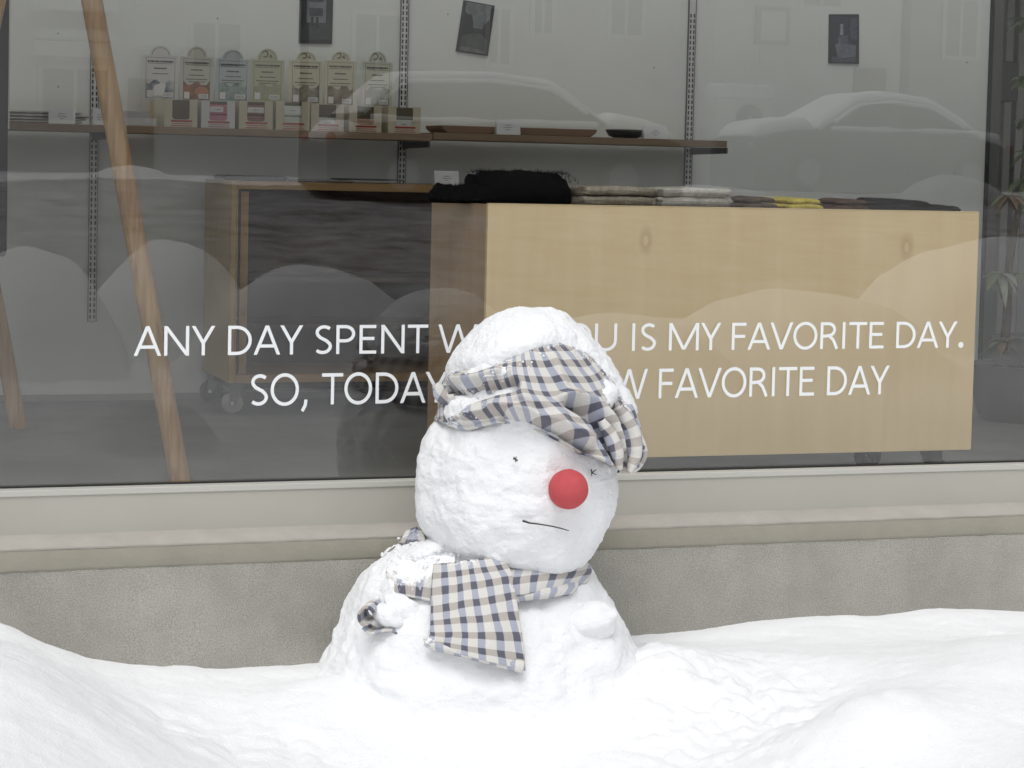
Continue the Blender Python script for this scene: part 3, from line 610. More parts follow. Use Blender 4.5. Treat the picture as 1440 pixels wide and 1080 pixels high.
# ================================================================== SLOTTED RAILS AND SHELF
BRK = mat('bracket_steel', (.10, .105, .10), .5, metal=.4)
STEEL = mat('zinc_steel', (.62, .62, .60), .38, metal=.85); SLOT = mat('slot_dark', (.012, .012, .012), .9)
zbot = P(129, 452, Y=WY-.014)[2]
OAK = wood('shelf_oak', s2l((128, 108, 86)), s2l((158, 135, 108)), 'X')
shelf = empty('wall_shelf', (P(500, 190, Y=WY)[0], WY, P(500, 190, Y=SHY)[2]), 'long oak wall shelf of two boards carrying soap displays and price cards', 'shelf')
for k, (px, py, lab) in enumerate(((129.5, 440, 'leftmost slotted steel rail on the back wall, crossed by the leaning pole'), (565.5, 220, 'middle slotted steel rail, right of the seven soap displays'), (970.5, 150, 'slotted steel rail at the right end of the wall shelf'))):
    x = P(px, py, Y=WY-.014)[0]; ro = empty('slotted_rail', (x, WY, zbot), lab, 'rail', 'slotted shelf rails')
    MB().box(x-.0165, x+.0165, WY-.014, WY-.0005, zbot, 3.05).build('channel', mat('white_enamel', (.62, .62, .60), .4), ro, bevel=.002)
    for sx in (-.0185, .0168): MB().box(x+sx, x+sx+.0017, WY-.016, WY-.0006, zbot, 3.05).build('edge_shade', BRK, ro)  # thin dark strips painting the shade along the channel's sides
    mb = MB(); zz = zbot+.012
    while zz < 2.35:
        for sx in (-.0085, .0085): mb.box(x+sx-.0033, x+sx+.0033, WY-.0152, WY-.0138, zz, zz+.017)
        zz += .0255
    tag(mb.build('slots', SLOT, ro), kind='stuff')
    zs = P(px, 195, Y=SHY)[2]
def zsh(px, py): return P(px, py, Y=SHY)
a = zsh(-80, 180); j1 = zsh(609, 188.5); j2 = zsh(1023, 195.5); th = zsh(800, 190)[2]-zsh(800, 199.5)[2]
ztop = (zsh(300, 180)[2]+j1[2])/2; ztop2 = (zsh(640, 190)[2]+j2[2])/2
MB().box(-1.6, j1[0]-.002, SHY, WY-.016, ztop-th, ztop).build('board', OAK, shelf, bevel=.0025)
MB().box(j1[0]+.002, j2[0], SHY, WY-.016, ztop2-th, ztop2).build('board', OAK, shelf, bevel=.0025)
for px, zt in ((129.5, ztop), (565.5, min(ztop, ztop2)), (970.5, ztop2)):
    x = P(px, 200, Y=WY)[0]
    MB().prism([(WY-.016, zt-th-.001), (SHY+.03, zt-th-.001), (SHY+.03, zt-th-.028), (WY-.016, zt-th-.034)], 'X', x-.004, x+.004).build('bracket', BRK, shelf)

# ================================================================== SOAP DISPLAYS
CARD = mat('cream_card', s2l((205, 196, 172)), .75, var=.04); CARDW = mat('white_card', s2l((214, 214, 212)), .7, var=.03)
RED = mat('red_print', s2l((170, 62, 58)), .7); INK = mat('ink_print', (.05, .05, .05), .8); BARC = mat('barcode_white', (.72, .72, .70), .8)
def txt(mb, x0, x1, zc, y, hgt, n, seed):
    """illegible printed line: short dashes"""
    rr = random.Random(seed); x = x0
    while x < x1:
        l = rr.uniform(.004, .011); mb.box(x, min(x+l, x1), y-.0006, y, zc-hgt/2, zc+hgt/2); x += l+rr.uniform(.0012, .003)
def pict(name, cols, sc):
    m = mat(name, cols[0], .6, col2=cols[1], vscale=sc, detail=4); return m
SOAPS = [
 # tray px (x0,x1,ytop,ybot), card (x0,x1,recttop,archtop,bottom), tray mat, card col, picture colours, bars
 ((231, 278, 139, 178), (200, 250, 79, 64, 140), CARD, (206, 205, 200), ((42, 78, 98), (196, 198, 196)), [], 'empty cream soap tray below a header card with a blue mountain picture', False),
 ((283, 331, 139, 177), (253, 299, 81, 65, 140), CARDW, (190, 188, 176), ((52, 58, 54), (176, 110, 72)), [((190, 120, 138), 2)], 'white soap tray holding pink bars, second display from the left', False),
 ((336, 384, 142, 181), (303, 351, 84, 70, 142), CARD, (176, 184, 184), ((60, 98, 84), (176, 190, 186)), [((140, 98, 88), 2)], 'soap tray of mauve brown bars below a pale blue card with a green meadow', False),
 ((388, 436, 142, 182), (352, 399, 85, 68, 144), CARD, (182, 184, 156), ((150, 152, 126), (176, 176, 150)), [((202, 210, 196), 2)], 'soap tray of pale mint bars below a plain greenish card, fourth of the seven', True),
 ((437, 484, 145, 183), (406, 453, 86, 72, 144), CARD, (196, 194, 168), ((50, 52, 44), (178, 172, 150)), [((196, 200, 190), 1)], 'soap tray with one pale bar below a dark landscape card, fifth of the seven', True),
 ((491, 537, 146, 183), (456, 500, 86, 72, 146), CARD, (200, 198, 172), ((84, 76, 60), (172, 156, 132)), [((172, 140, 118), 1)], 'soap tray with a beige bar below a card with a brown nut picture', True),
 ((546, 592, 148, 185), (509, 551, 88, 72, 146), CARD, (192, 194, 174), ((120, 124, 116), (180, 182, 168)), [((190, 196, 182), 1)], 'rightmost of the seven soap displays, nearest the middle rail', True),
]
for i, (tp, cp, tm, cc, pc, bars, lab, emb) in enumerate(SOAPS):
    Yf = SHY+.012
    A = P(tp[0], tp[3], Y=Yf); B = P(tp[1], tp[2], Y=Yf); x0, x1 = A[0], B[0]; z0 = ztop+.0005; z1 = z0+(B[2]-P(tp[1], tp[3], Y=Yf)[2]); Yb = Yf+.375
    so_ = empty('soap_display', ((x0+x1)/2, Yf+.2, z0), lab, 'soap display', 'soap displays on the wall shelf')
    tr = MB(); ww = x1-x0; t = .0022; c0, c1 = x0+ww*.24, x1-ww*.24; zc = z0+(z1-z0)*.27
    r_ = .012
    prof = [(x0, z0), (x1, z0), (x1, z1), (c1, z1)]+[(c1-r_+r_*math.cos(R(a)), zc+r_-r_*math.sin(R(a))) for a in (0, 30, 60, 90)]+[(c0+r_-r_*math.sin(R(a)), zc+r_-r_*math.cos(R(a))) for a in (0, 30, 60, 90)]+[(c0, z1), (x0, z1)]
    # front face split into three convex pieces so the cut-out stays open
    tr.prism([(x0, z0), (x1, z0), (x1, zc), (x0, zc)], 'Y', Yf, Yf+t)
    tr.prism([(x0, zc), (c0+r_, zc)]+[(c0+r_-r_*math.sin(R(a)), zc+r_-r_*math.cos(R(a))) for a in (30, 60, 90)]+[(c0, z1), (x0, z1)], 'Y', Yf, Yf+t)
    tr.prism([(c1-r_, zc), (x1, zc), (x1, z1), (c1, z1), (c1, zc+r_)]+[(c1-r_+r_*math.cos(R(a)), zc+r_-r_*math.sin(R(a))) for a in (30, 60)], 'Y', Yf, Yf+t)
    tr.box(x0, x0+t, Yf+t, Yb, z0, z1); tr.box(x1-t, x1, Yf+t, Yb, z0, z1); tr.box(x0+t, x1-t, Yf+t, Yb, z0, z0+t)
    MB().box(x0+t+.0005, x1-t-.0005, Yf+.11, Yf+.113, z0+t+.0005, z1-.0005).build('divider', mat('tray_shade_card', s2l((104, 98, 78)), .85), so_)                                   # divider behind the front bars, coloured dark as the shade inside the tray
    tob = tr.build('tray', tm, so_)
    lp = MB(); lp.box(x0+ww*.2, x1-ww*.16, Yf-.0009, Yf-.0001, z0+(zc-z0)*.66, z0+(zc-z0)*.92); lp.box(x0+ww*.2, x1-ww*.16, Yf-.0009, Yf-.0001, z0+(zc-z0)*.12, z0+(zc-z0)*.22); lp.build('red_stripe', RED, tob)
    tx = MB(); txt(tx, x0+ww*.24, x1-ww*.2, z0+(zc-z0)*.44, Yf-.0001, .003, 6, i*7); tx.build('printed_line', mat('red_ink', s2l((150, 70, 64)), .8), tob)
    for (bc, nb) in bars:
        for k in range(nb):
            bh = (z1-z0)*.36; bz = z0+t+.012+k*(bh+.002) if nb == 2 else z0+t+.014
            s_ = MB().box(x0+ww*.17, x1-ww*.17, Yf+.008, Yf+.10, bz, bz+bh).build('soap_bar', mat('soap_%d' % i, s2l(bc), .55, var=.06), so_, bevel=.006)
            if k == nb-1 and i not in (5,):
                MB().box(x0+ww*.26, x1-ww*.26-(.012 if i == 1 else 0), Yf+.0066, Yf+.0078, bz+bh*.25, bz+bh*.8).build('paper_band', BARC, s_)
                l2 = MB(); txt(l2, x0+ww*.42, x1-ww*.42, bz+bh*.52, Yf+.0064, .0025, 2, i); l2.build('printed_line', INK, s_)
    # header card with arched top, at the back of the tray
    Yc = Yb-.02
    A = P(cp[0], cp[4], Y=Yc); B = P(cp[1], cp[2], Y=Yc); x0, x1 = A[0], P(cp[1], cp[4], Y=Yc)[0]; zt = B[2]; za = P((cp[0]+cp[1])/2, cp[3], Y=Yc)[2]
    lean = .018
    ww = x1-x0; cx = (x0+x1)/2; ra = ww*.30
    pts = [(x0, z0+.004), (x1, z0+.004), (x1, zt), (cx+ra, zt)]+[(cx+ra*math.cos(R(a)), zt+.004+(za-zt-.004)*math.sin(R(a))) for a in range(0, 181, 15)]+[(cx-ra, zt), (x0, zt)]
    cm = mat('header_card_%d' % i, s2l(cc), .7, var=.03)
    cd = MB().prism(pts, 'Y', Yc, Yc+.003).build('header_card', cm, so_)
    fr = MB(); e = ww*.09                                              # printed frame line
    fz0 = z1+.011; ft = zt-.008
    for q in ((x0+e, x0+e+.0016, fz0, ft), (x1-e-.0016, x1-e, fz0, ft), (x0+e, x1-e, ft-.0016, ft)): fr.box(q[0], q[1], Yc-.0007, Yc-.0001, q[2], q[3])
    st_ = [(cx+(ra-.008)*math.cos(R(a)), zt+.002+(za-zt-.009)*math.sin(R(a))) for a in range(0, 181, 15)]
    for k in range(len(st_)-1):
        p, q = st_[k], st_[k+1]; fr.hexa([(p[0], Yc-.0006, p[1]), (q[0], Yc-.0006, q[1]), (cx+(q[0]-cx)*.93, Yc-.0006, zt+(q[1]-zt)*.95), (cx+(p[0]-cx)*.93, Yc-.0006, zt+(p[1]-zt)*.95)], [(p[0], Yc-.0001, p[1]), (q[0], Yc-.0001, q[1]), (cx+(q[0]-cx)*.93, Yc-.0001, zt+(q[1]-zt)*.95), (cx+(p[0]-cx)*.93, Yc-.0001, zt+(p[1]-zt)*.95)])
    fr.build('printed_frame', mat('grey_ink', (.16, .16, .15), .8), cd)
    hh = ft-fz0; wi = ww-2*e; tx = MB()
    txt(tx, x0+e+wi*.06, x1-e-wi*.06, ft-hh*.10, Yc-.0001, .0075, 8, i+40)
    txt(tx, x0+e+wi*.08, x1-e-wi*.08, ft-hh*.15, Yc-.0001, .002, 8, i+41)
    txt(tx, x0+e+wi*.28, x1-e-wi*.28, ft-hh*.27, Yc-.0001, .006, 4, i+42)
    txt(tx, x0+e+wi*.22, x1-e-wi*.22, ft-hh*.40, Yc-.0001, .004, 4, i+43)
    if i > 0: txt(tx, x0+e+wi*.10, x1-e-wi*.10, ft-hh*.50, Yc-.0001, .004, 6, i+44); txt(tx, x0+e+wi*.2, x1-e-wi*.2, ft-hh*.56, Yc-.0001, .003, 6, i+45)
    if emb:
        def fn(u, v, y): return (cx+u, y, zt+.004+v)
        s9 = (za-zt)*.8
        stroke(tx, [(-.45*s9*.9+s9*.9*.5*math.cos(R(a))*.7-.002+.006, s9*.52+s9*.33*math.sin(R(a))) for a in range(150, -130, -25)], .0042, fn, Yc-.0008)
        for dx, dz in ((.010, .010), (.018, .008), (.014, .016)): stroke(tx, [(dx-.003, dz), (dx+.003, dz)], .006, fn, Yc-.0007)
    tx.build('printed_text', INK, cd)
    pm = pict('card_picture_%d' % i, [s2l(c) for c in pc], 22)
    pz = fz0+hh*.40
    n = 9; top = [(x1-e-wi*.01-wi*.98*k/n, pz+.010*math.sin(k*1.3+i*2)+.004*math.cos(k*2.9)) for k in range(n+1)]
    pb = MB().prism([(x0+e+.002, fz0), (x1-e-.002, fz0)]+top, 'Y', Yc-.0007, Yc-.0002).build('picture', pm, cd)
    if i == 0:
        MB().prism([(cx-ww*.26, fz0+.01), (cx+ww*.08, fz0+.012), (cx+ww*.16, pz-.012), (cx+ww*.02, pz-.004), (cx-ww*.18, pz-.018)], 'Y', Yc-.0012, Yc-.0008).build('white_shape', BARC, cd)
    if i == 1:
        MB().prism([(cx+ww*.36*math.cos(R(a))*.62+ww*.16, fz0+hh*.2+hh*.13*math.sin(R(a))) for a in range(0, 360, 30)], 'Y', Yc-.0012, Yc-.0008).build('orange_shape', mat('orange_print', s2l((178, 118, 84)), .7), cd)
    bc = MB().box(x1-e-wi*.42, x1-e-wi*.06, Yc-.0013, Yc-.0009, fz0+.006, fz0+.026).build('barcode_label', BARC, cd)
    b3 = MB()
    for k in range(7): b3.box(x1-e-wi*.38+k*wi*.042, x1-e-wi*.38+k*wi*.042+.0016, Yc-.0017, Yc-.0014, fz0+.009, fz0+.022)
    b3.build('barcode_bars', INK, cd)
    MB().box(x0+e+wi*.04, x0+e+wi*.24, Yc-.0013, Yc-.0009, fz0+.004, fz0+.034).build('small_label', BARC, cd)

# ================================================================== PRICE CARDS AND SMALL SHELF GOODS
PAPER = mat('white_paper', (.78, .79, .78), .8, var=.02)
def price_card(x0, x1, y0, y1, Y, zb, lab, m=PAPER):
    a = P(x0, y0, Y=Y); b = P(x1, y1, Y=Y); xa, xb = a[0], b[0]; zt = zb+abs(P(x0, y0, Y=Y)[2]-P(x0, y1, Y=Y)[2])
    o = empty('price_card', ((xa+xb)/2, Y+.015, zb), lab, 'price card', 'folded price cards')
    MB().hexa([(xa, Y, zb), (xb, Y, zb), (xb, Y+.014, zt), (xa, Y+.014, zt)], [(xa, Y+.001, zb), (xb, Y+.001, zb), (xb, Y+.015, zt), (xa, Y+.015, zt)]).build('front_leaf', m, o)
    MB().hexa([(xa, Y+.034, zb), (xb, Y+.034, zb), (xb, Y+.0175, zt), (xa, Y+.0175, zt)], [(xa, Y+.033, zb), (xb, Y+.033, zb), (xb, Y+.0155, zt), (xa, Y+.0155, zt)]).build('rear_leaf', m, o)
    mb = MB(); w_ = xb-xa
    for k, (f0, f1) in enumerate(((.38, .62), (.32, .68), (.42, .58))):
        zz = zb+(zt-zb)*(.62-.15*k); yy = Y+.014*(zz-zb)/(zt-zb)-.0012; txt(mb, xa+w_*f0, xa+w_*f1, zz, yy+.0006, .0025, 3, k+int(x0))
    mb.build('printed_line', mat('faint_ink', (.2, .2, .2), .8), o)
price_card(69, 106, 153, 176, SHY+.02, ztop, 'white price card on the shelf left of the leaning pole')
price_card(131, 149, 153, 176, SHY+.02, ztop, 'white price card half hidden behind the leaning pole')
price_card(699, 732, 168, 190, SHY+.012, ztop2, 'white price card between the two wooden boards on the shelf')
price_card(906, 939, 175, 193, SHY+.015, ztop2, 'white price card beside the dark oval dish on the shelf')
CLOTH = mat('folded_linen', (.50, .49, .46), .9, var=.15, vscale=20, bump=.5, bscale=90)
# stacked folded cloths at the far left of the shelf
cl = empty('folded_cloth', (P(60, 178, Y=SHY+.1)[0], SHY+.15, ztop), 'pile of folded grey cloths at the left end of the shelf', 'cloth')
for k in range(4): soft_slab('cloth_layer', P(12-20*(k % 2), 178, Y=SHY+.06)[0]-.1, P(118+6*(k % 3), 178, Y=SHY+.06)[0], SHY+.06, SHY+.34, ztop+.001+k*.013, ztop+.0135+k*.013, CLOTH, cl, k*3.3)
a, b = P(172, 166, Y=SHY+.02), P(220, 178, Y=SHY+.02)
bo = empty('white_box', ((a[0]+b[0])/2, SHY+.1, ztop), 'flat white cardboard box on the shelf beside the empty soap tray', 'box')
zz = P(220, 167, Y=SHY+.02)[2]-b[2]
MB().box(a[0], b[0], SHY+.02, SHY+.2, ztop, ztop+zz).build('base', CARDW, bo, bevel=.002); MB().box(a[0]-.01, b[0]-.022, SHY+.06, SHY+.24, ztop+zz+.0005, ztop+zz+.03).build('lid', mat('grey_card', (.5, .5, .49), .8), bo, bevel=.002)
BOARD = wood('walnut_board', s2l((112, 88, 68)), s2l((142, 114, 90)), 'X')
for (x0, x1, y0, y1, lab, hndl) in ((621, 716, 180, 191, 'wooden serving board on the shelf left of the price card', 1), (716, 841, 181, 192, 'longer wooden serving board on the shelf right of the price card', 0)):
    a = P(x0, y1, Y=SHY+.05); b = P(x1, y1, Y=SHY+.05); hgt = P(x0, y0, Y=SHY+.05)[2]-a[2]
    xa, xb = a[0], b[0]-.004
    poly = [(xa+.03, ztop2+.0005), (xb-.03, ztop2+.0005), (xb-.004, ztop2+hgt*.55), (xb, ztop2+hgt), (xa, ztop2+hgt), (xa+.004, ztop2+hgt*.55)]
    o = MB().prism(poly, 'Y', SHY+.05, SHY+.3).build('serving_board', BOARD, None, bevel=.003); recentre(o); tag(o, lab, 'serving board', 'wooden boards on the shelf')
a = P(882, 191, Y=SHY+.12); rx = (P(908, 191, Y=SHY+.12)[0]-P(857, 191, Y=SHY+.12)[0])/2
mb = MB(); prof = [(.55, 0), (.85, .010), (1.0, .030), (.99, .034), (.9, .030), (.5, .016), (.02, .012)]; n = 40; vs = []; fs = []
for i, (rr, hz) in enumerate(prof):
    for j in range(n): t_ = 2*math.pi*j/n; vs.append((a[0]+rx*rr*math.cos(t_), SHY+.14+.11*rr*math.sin(t_), ztop2+.0005+hz*1.15))
for i in range(len(prof)-1):
    for j in range(n): fs.append((i*n+j, i*n+(j+1) % n, (i+1)*n+(j+1) % n, (i+1)*n+j))
fs.append(tuple(range(n))); o = mb.add(vs, fs).build('oval_dish', mat('dark_stone', (.025, .025, .024), .4, var=.3, vscale=30), None, True); recentre(o); tag(o, 'dark oval dish on the shelf beside the rightmost price card', 'dish')

# postcards on the wall
def photo_card(pts, lab, c1, c2, blocks, group='photo prints on the back wall'):
    Y = WY-.006; q = [P(*p, Y=Y) for p in pts]; c = sum(q)/4
    o = empty('photo_print', (c[0], WY, min(p[2] for p in q)), lab, 'photo print', group)
    MB().hexa([tuple(p) for p in q], [(p[0], WY-.002, p[2]) for p in q]).build('card', mat('dark_print', (.035, .036, .038), .5), o)
    def at(u, v): return q[0]*(1-u)*(1-v)+q[1]*u*(1-v)+q[2]*u*v+q[3]*(1-u)*v
    for k, (poly, col) in enumerate(blocks):
        v = [at(*p) for p in poly]; y = Y-.0006-.0005*k
        n = len(v); MB().add([(p[0], y, p[2]) for p in v]+[(p[0], y+.0004, p[2]) for p in v], [tuple(range(n)), tuple(range(2*n-1, n-1, -1))]+[(i, i+n, (i+1) % n+n, (i+1) % n) for i in range(n)]).build('printed_area', mat('print_%d_%d_%d' % col, s2l(col), .6, var=.25, vscale=40), o)
photo_card([(422, -26), (469, -24), (467, 62), (420, 61)], 'dark print of a white house, above the soap displays', 0, 0,
    [([(.22, .1), (.8, .1), (.8, .66), (.22, .66)], (118, 122, 126)), ([(.28, .16), (.72, .16), (.72, .32), (.28, .32)], (58, 62, 68)), ([(.3, .42), (.7, .42), (.7, .55), (.3, .55)], (60, 64, 70)), ([(.06, .7), (.94, .66), (.94, .94), (.06, .94)], (64, 66, 68)), ([(.34, .56), (.42, .56), (.42, .72), (.34, .72)], (32, 34, 36)), ([(.5, .57), (.57, .57), (.57, .74), (.5, .74)], (36, 36, 38))])
photo_card([(652, 0), (696, 8), (686, 79), (641, 72)], 'tilted dark print of a tree lined street on the back wall', 0, 0,
    [([(.1, .02), (.9, .02), (.9, .5), (.1, .5)], (112, 116, 118)), ([(.1, .2), (.2, .26), (.32, .24), (.4, .4), (.46, .62), (.1, .7)], (44, 48, 44)), ([(.9, .28), (.74, .42), (.68, .6), (.9, .7)], (48, 52, 48)), ([(.1, .68), (.44, .6), (.7, .6), (.9, .7), (.9, .95), (.1, .95)], (82, 86, 80)), ([(.1, .9), (.3, .88), (.9, .92), (.9, .97), (.1, .97)], (110, 114, 108))])
photo_card([(1166, 20), (1208, 20), (1208, 90), (1165, 89)], 'small dark blue print of a table still life at the right of the back wall', 0, 0,
    [([(.05, .05), (.95, .05), (.95, .6), (.05, .6)], (58, 62, 72)), ([(.38, .2), (.46, .2), (.48, .42), (.36, .42)], (150, 156, 166)), ([(.7, .1), (.94, .06), (.94, .5), (.72, .5)], (82, 86, 98)), ([(.2, .62), (.36, .58), (.9, .62), (.88, .86), (.3, .9)], (108, 114, 126)), ([(.3, .45), (.6, .42), (.64, .58), (.3, .58)], (92, 98, 110)), ([(.1, .86), (.6, .9), (.9, .86), (.9, .96), (.1, .97)], (84, 88, 100))])
# pale tape mark and pin holes
mb = MB()
for px, py in ((630, 20), (82, 47), (82, 122), (920, 95), (306, 26), (1360, 88)):
    p = P(px, py, Y=WY-.001); mb.ball((p[0], WY-.0005, p[2]), .0032, 8, 5)
tag(mb.build('pin_holes', mat('pin_dark', (.05, .05, .05), .7)), 'tiny dark pin holes scattered over the back wall', 'holes', kind='stuff')

# ================================================================== COUNTER ON CASTERS
c_tl = P(686.5, 288, Y=CY); c_tr = P(1377, 298, Y=CY); c_br = P(1366, 632.5, Y=CY)
cx0, cx1 = c_tl[0], (c_tr[0]+c_br[0])/2; ct = (c_tl[2]+c_tr[2])/2; cb = c_br[2]; CD = .60
k1 = P(908, 338, Y=CY); k2 = P(1275, 348, Y=CY); k3 = P(1005, 470, Y=CY)
BIRCH = wood('birch_ply', s2l((224, 199, 152)), s2l((235, 214, 172)), 'Z', .7, [(k1[0], CY, k1[2], .055), (k2[0], CY, k2[2], .065)], rough=.45)
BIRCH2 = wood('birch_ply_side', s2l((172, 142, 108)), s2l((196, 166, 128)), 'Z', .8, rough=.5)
PLYE = mat('ply_edge', s2l((226, 204, 160)), .6)
ctr = empty('counter', ((cx0+cx1)/2, CY+CD/2, FL), 'pale birch plywood counter on casters behind the lettered window', 'counter')
MB().box(cx0, cx1, CY, CY+.018, cb, ct).build('front_panel', BIRCH, ctr, bevel=.0015)
MB().box(cx0+.001, cx1-.001, CY-.001, CY+.017, ct+.0002, ct+.0032).build('edge_band', PLYE, ctr)
MB().box(cx0, cx0+.018, CY+.0185, CY+CD, cb, ct-.001).build('side_panel', BIRCH2, ctr, bevel=.0015)
MB().box(cx1-.018, cx1, CY+.0185, CY+CD, cb, ct-.001).build('side_panel', BIRCH2, ctr, bevel=.0015)
MB().box(cx0+.019, cx1-.019, CY+.0185, CY+CD, ct-.022, ct-.003).build('top', wood('counter_top', s2l((120, 100, 76)), s2l((140, 118, 90)), 'X'), ctr, bevel=.001)
MB().box(cx0+.019, cx1-.019, CY+.03, CY+CD-.01, cb+.01, cb+.03).build('bottom', BIRCH2, ctr)
RUB = mat('caster_rubber', (.03, .03, .03), .55); RUBG = mat('caster_wheel_grey', (.30, .30, .29), .5); CST = mat('caster_steel', (.12, .12, .12), .45, metal=.5)
def caster(parent, x, y, ztop_, face=0.0, wheel=RUB, r=None):
    hgt = ztop_-FL; r = r or min(.05, hgt*.40)
    p = MB().box(x-.042, x+.042, y-.042, y+.042, ztop_-.006, ztop_-.0005)
    dx, dy = math.cos(face), math.sin(face); ox, oy = x+dx*.022, y+dy*.022
    for s in (-1, 1):
        nx, ny = -dy*s*.021, dx*s*.021
        def q(u, zz, t=0): return (x+dx*u+nx*(1+t), y+dy*u+ny*(1+t), zz)
        p.hexa([q(-.03, ztop_-.007), q(.034, ztop_-.007), q(.034, FL+r-.008), q(.008, FL+r-.008)], [q(-.03, ztop_-.007, .14), q(.034, ztop_-.007, .14), q(.034, FL+r-.008, .14), q(.008, FL+r-.008, .14)])
    c = p.build('caster', CST, parent)
    wv = MB(); a = np.array([-dy, dx, 0])*.016; ctr_ = np.array([ox, oy, FL+r]); n = 28
    prof = [(-1, .0), (-1, .82), (-.7, .97), (0, 1.0), (.7, .97), (1, .82), (1, .0)]
    vs = []; fs = []
    for i, (t, rr) in enumerate(prof):
        for j in range(n): th = 2*math.pi*j/n; vs.append(ctr_+a*t+max(rr, .01)*r*(math.cos(th)*np.array([dx, dy, 0])+math.sin(th)*np.array([0, 0, 1.])))
    for i in range(len(prof)-1):
        for j in range(n): fs.append((i*n+j, i*n+(j+1) % n, (i+1)*n+(j+1) % n, (i+1)*n+j))
    wv.add(vs, fs).build('wheel', wheel, c, True, sharp=40)
    MB().tube([ctr_-a*1.55, ctr_+a*1.55], .008, 10).build('axle', STEEL, c)
for x, y, fc in ((cx0+.08, CY+.09, .4), (cx1-.10, CY+.10, .2), (cx0+.08, CY+CD-.08, 2.6), (cx1-.10, CY+CD-.1, 2.4), (P(1224, 645, Y=CY+.1)[0], CY+.12, 1.5)):
    caster(ctr, x, y, cb, fc)

# ================================================================== DISPLAY CART
k_tl = P(326, 254, Y=KY); k_bl = P(322, 539, Y=KY); kx0 = (k_tl[0]+k_bl[0])/2; kt = k_tl[2]; kb = k_bl[2]; kx1 = kx0+1.55; KD = .56
CARTW = wood('cart_ply', s2l((168, 142, 94)), s2l((188, 162, 114)), 'Z', .8, rough=.45)
CARTE = wood('cart_edge', s2l((150, 118, 76)), s2l((178, 144, 98)), 'X', .8, rough=.45)
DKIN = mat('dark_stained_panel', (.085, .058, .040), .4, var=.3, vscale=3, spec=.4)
cart = empty('display_cart', ((kx0+kx1)/2, KY+KD/2, FL), 'brown wooden cabinet cart with a dark open front, on casters by the wall', 'cart')
MB().box(kx0, kx0+.02, KY, KY+KD, kb, kt).build('side_panel', CARTW, cart, bevel=.0015)
MB().box(kx1-.02, kx1, KY, KY+KD, kb, kt).build('side_panel', CARTW, cart, bevel=.0015)
MB().box(kx0+.0205, kx1-.0205, KY+.001, KY+KD, kt-.034, kt-.001).build('top', CARTE, cart, bevel=.0015)
MB().box(kx0+.0205, kx1-.0205, KY+.001, KY+KD, kb+.001, kb+.034).build('bottom', CARTE, cart, bevel=.0015)
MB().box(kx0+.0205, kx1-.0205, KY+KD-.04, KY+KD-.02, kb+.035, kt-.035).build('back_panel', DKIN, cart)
xm = P(333, 400, Y=KY+.01)[0]; MB().box(kx0+.0205, xm, KY+.0015, KY+.018, kb+.0345, kt-.0345).build('front_stile', CARTE, cart, bevel=.001)
px0, px1 = P(337, 400, Y=KY+.05)[0], P(348, 400, Y=KY+.05)[0]; MB().box(px0, px1, KY+.05, KY+.075, kb+.035, kt-.045).build('upright', CARTE, cart, bevel=.001)
zsf = P(450, 395, Y=KY+.2)[2]
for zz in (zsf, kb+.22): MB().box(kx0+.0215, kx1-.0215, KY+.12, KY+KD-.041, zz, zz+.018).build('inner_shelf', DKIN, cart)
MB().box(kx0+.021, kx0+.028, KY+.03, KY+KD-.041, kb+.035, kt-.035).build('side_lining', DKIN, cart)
MB().box(kx0+.03, kx1-.03, KY+.1, KY+KD-.1, kb-.035, kb-.001).build('base_rail', mat('black_rail', (.02, .02, .02), .7), cart)
caster(cart, kx0+.055, KY+.075, kb-.001, 2.9, RUBG, .046); caster(cart, kx0+.05, KY+KD-.06, kb-.001, 2.7, RUB, .052)
caster(cart, kx1-.06, KY+.075, kb-.001, 2.9, RUBG, .046); caster(cart, kx1-.06, KY+KD-.06, kb-.001, 2.7, RUB, .052)
def flat_thing(name, x0, x1, py, Y, dep, zb, hgt, m, lab, cat, group=None, seed=0):
    o = soft_slab(name, P(x0, py, Y=Y)[0], P(x1, py, Y=Y)[0], Y, Y+dep, zb, zb+hgt, m, None, seed, amp=.0012); recentre(o); tag(o, lab, cat, group); return o
flat_thing('leather_case', 313, 408, 248, KY+.1, .22, kt, .022, mat('dark_leather', (.03, .03, .03), .5), 'flat dark case lying on the left end of the cabinet cart', 'case')
flat_thing('magazine', 418, 500, 250, KY+.06, .2, kt, .011, mat('magazine_grey', (.22, .22, .21), .5, var=.3, vscale=12), 'grey magazine lying on the middle of the cabinet cart', 'magazine')
flat_thing('dark_brochure', 478, 572, 252, KY+.1, .2, kt+.0115, .006, mat('brochure_dark', (.06, .06, .06), .5, var=.3, vscale=12), 'thin dark brochure overlapping the magazine on the cabinet cart', 'brochure')

